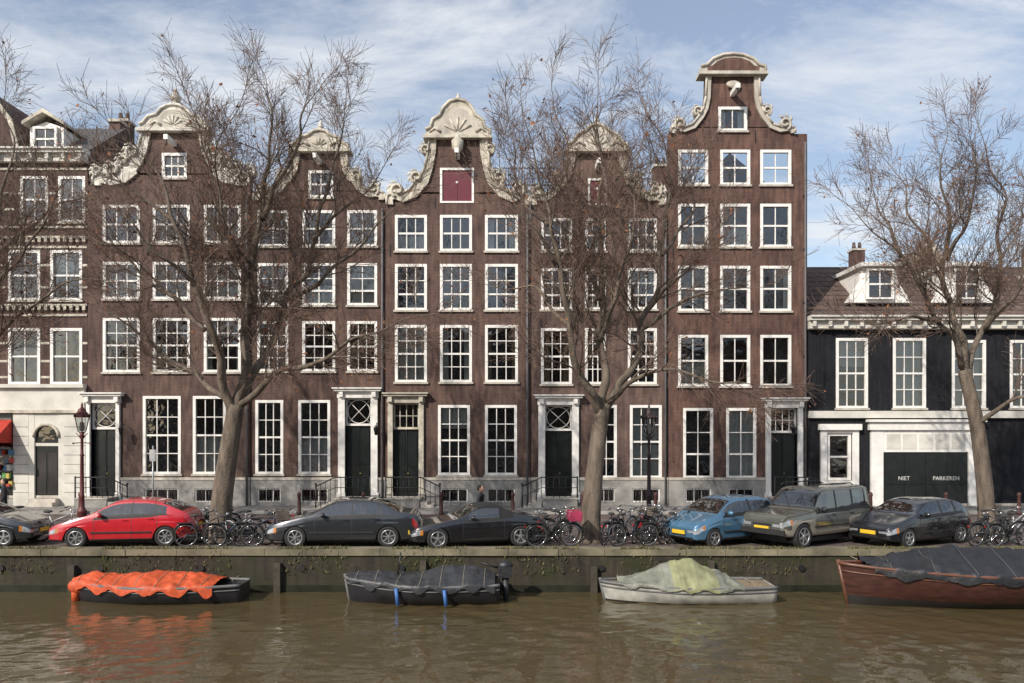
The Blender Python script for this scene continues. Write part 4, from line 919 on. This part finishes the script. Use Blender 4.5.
def ex2(q,px,bm,sh):
    x=px(1.0)+.05
    q.box(x-.1,x+.28,-.16,.16,sh(1)+.1,sh(1)+.4,BT); q.ball((x+.09,0,sh(1)+.42),.22,BT,8,(1,.75,.6)); q.tube([(x+.1,0,sh(1)+.1),(x+.12,0,-.3)],[.1,.06],BT,8); q.tube([(x-.1,0,sh(1)+.35),(x-.6,0,sh(1)+.5)],.03,IRON)
    for s in(.36,.66):
        q.tube([(px(s),-bm(s)-.09,sh(s)-.05),(px(s)+.05,-bm(s)-.1,.05)],.05,BL,8)
    q.tube([(px(.34),0,sh(.3)+.1),(px(.36),0,sh(.3)+.75)],.025,IRON,6)
boat('motor_boat',345,500,22.1,1.9,.5,HB,GT,.03,.97,[(0,.08),(.2,.2),(.38,.10),(.5,.16),(.62,.36),(.85,.38),(1,.2)],rail=GL2,overh=.2,wr=.06,seed=9,extra=ex2,bowrise=.3)
boat('covered_rowing_boat',600,770,22.2,1.75,.42,HW,ST,.1,.8,[(0,.03),(.15,.15),(.45,.6),(.62,.66),(.85,.3),(1,.05)],rail=GL2,inner=mat('weathered_boat_wood',(.2,.16,.11),.8),overh=.12,wr=.05,seed=14,cover2=(YT,.42,.8),bowrise=.25,boot=BO)
boat('wooden_sloop',838,1120,21.7,2.5,.85,HR,BT,.1,.97,[(0,.05),(.2,.42),(.35,.62),(.6,.55),(.85,.45),(1,.3)],rail=mat('varnished_rail',(.14,.06,.035),.4,var=.3,coat=.4),overh=.3,wr=.08,seed=21,bowrise=.3,boot=BO)
# ------------------------------------------------------------------ pedestrian
def person(px,d,H,coat,rot):
    e=empty('pedestrian',(X(px,d),d-CAMD,0),rot)
    me=bpy.data.meshes.new('figure'); V=[];E=[];RD=[]
    def v(p,r,par=None):
        V.append(tuple(c*H for c in p));RD.append(r*H); i=len(V)-1
        if par is not None:E.append((par,i))
        return i
    a=v((0,0,.53),.085); b=v((0,0,.62),.075,a); c=v((0,0,.74),.088,b); n=v((0,0,.815),.05,c); v((0,.005,.86),.032,n)
    for s in(-1,1):
        sh=v((s*.105,0,.80),.042,c); el=v((s*.135,.02,.63),.03,sh); wr=v((s*.12,-.06,.50),.02,el); pm=v((s*.118,-.075,.465),.02,wr)
        for k in range(4):
            f=v((s*(.118),-.06-.012*k,.445),.006,pm); v((s*.112,-.065-.012*k,.415+.004*abs(k-1.5)),.005,f)
        f=v((s*.105,-.10,.455),.006,pm); v((s*.1,-.108,.435),.005,f)
        hp=v((s*.05,0,.50),.065,a); kn=v((s*.055,-.03*s,.28),.038,hp); an=v((s*.055,.03*s,.05),.025,kn); v((s*.06,.03*s-.08,.018),.022,an)
    me.from_pydata(V,E,[]); o=bpy.data.objects.new('body',me); bpy.context.collection.objects.link(o); o.parent=e
    md=o.modifiers.new('s','SKIN')
    for i,sv in enumerate(me.skin_vertices[0].data): sv.radius=(RD[i],RD[i]*.8); sv.use_root=(i==0)
    o.modifiers.new('u','SUBSURF').render_levels=2; me.materials.append(mat('coat_cloth',coat,.9))
    q=MB(); sk=mat('skin',(.5,.3,.22),.6,var=.05); hr=mat('dark_hair',(.03,.02,.015),.7)
    q.ball((0,0,.925*H),.068*H,sk,12,(.82,.95,1.1)); q.ball((0,.018*H,.94*H),.07*H,hr,12,(.88,.95,1.0)); q.ball((0,-.066*H,.918*H),.012*H,sk,6,(.8,1.2,1.3))
    for s in(-1,1): q.ball((s*.022*H,-.06*H,.93*H),.007*H,hr,6); q.ball((s*.056*H,0,.925*H),.014*H,sk,6,(.5,1,1.3))
    q.box(-.02*H,.02*H,-.066*H,-.06*H,.893*H,.897*H,mat('lips',(.35,.1,.09)))
    q.obj('head',e)
person(481,26.8,1.66,(.02,.02,.025),R(70))
person(4,29.5,1.72,(.06,.03,.03),R(-60))
# ------------------------------------------------------------------ light, sky, camera
az=Vector((-.62,-.78)); az.normalize(); el=R(35)
sd=Vector((az.x*math.cos(el),az.y*math.cos(el),math.sin(el)))
s=bpy.data.lights.new('sun','SUN'); s.energy=4.6; s.angle=R(.53); s.color=(1,.92,.82)
so=bpy.data.objects.new('sun',s); bpy.context.collection.objects.link(so); so.rotation_euler=sd.to_track_quat('Z','Y').to_euler(); so.location=sd*60
w=bpy.data.worlds.new('World'); bpy.context.scene.world=w; w.use_nodes=True; nt=w.node_tree; N=nt.nodes.new; L=nt.links.new
bg=nt.nodes['Background']; bg.inputs[1].default_value=.15
sk=N('ShaderNodeTexSky'); sk.sky_type='NISHITA'; sk.sun_disc=False; sk.sun_elevation=el; sk.sun_rotation=math.atan2(az.x,az.y); sk.dust_density=1.0
tc=N('ShaderNodeTexCoord'); sp=N('ShaderNodeSeparateXYZ'); L(tc.outputs['Generated'],sp.inputs[0])
za=N('ShaderNodeMath'); za.operation='MAXIMUM'; za.inputs[1].default_value=0; L(sp.outputs[2],za.inputs[0])
zb_=N('ShaderNodeMath'); zb_.operation='ADD'; zb_.inputs[1].default_value=.22; L(za.outputs[0],zb_.inputs[0])
cb=N('ShaderNodeCombineXYZ')
for i in(0,1):
    dv=N('ShaderNodeMath'); dv.operation='DIVIDE'; L(sp.outputs[i],dv.inputs[0]); L(zb_.outputs[0],dv.inputs[1]); L(dv.outputs[0],cb.inputs[i])
mp=N('ShaderNodeMapping'); mp.inputs['Rotation'].default_value=(0,0,R(-28)); mp.inputs['Scale'].default_value=(1.0,1.9,1); mp.inputs['Location'].default_value=(1.3,.4,0); L(cb.outputs[0],mp.inputs[0])
n1=N('ShaderNodeTexNoise'); n1.inputs['Scale'].default_value=1.5; n1.inputs['Detail'].default_value=12; n1.inputs['Roughness'].default_value=.66; n1.inputs['Distortion'].default_value=.45; L(mp.outputs[0],n1.inputs['Vector'])
cr_=N('ShaderNodeValToRGB'); cr_.color_ramp.elements[0].position=.44; cr_.color_ramp.elements[1].position=.66; L(n1.outputs['Fac'],cr_.inputs[0])
mx=N('ShaderNodeMix'); mx.data_type='RGBA'; mf=N('ShaderNodeMath'); mf.operation='MULTIPLY_ADD'; mf.inputs[1].default_value=.72; mf.inputs[2].default_value=.20; L(cr_.outputs[0],mf.inputs[0]); L(mf.outputs[0],mx.inputs[0]); L(sk.outputs[0],mx.inputs[6]); mx.inputs[7].default_value=(5.7,5.9,6.2,1); L(mx.outputs[2],bg.inputs[0])
cam=bpy.data.cameras.new('camera'); co=bpy.data.objects.new('camera',cam); bpy.context.collection.objects.link(co); co.location=(0,-CAMD,EYE); co.rotation_euler=(R(90),0,0)
cam.lens=36*F/1024; cam.sensor_width=36; cam.shift_y=89.5/1024; cam.clip_end=3000
sc=bpy.context.scene; sc.camera=co; sc.view_settings.view_transform='Standard'; sc.view_settings.look='None'; sc.view_settings.exposure=0
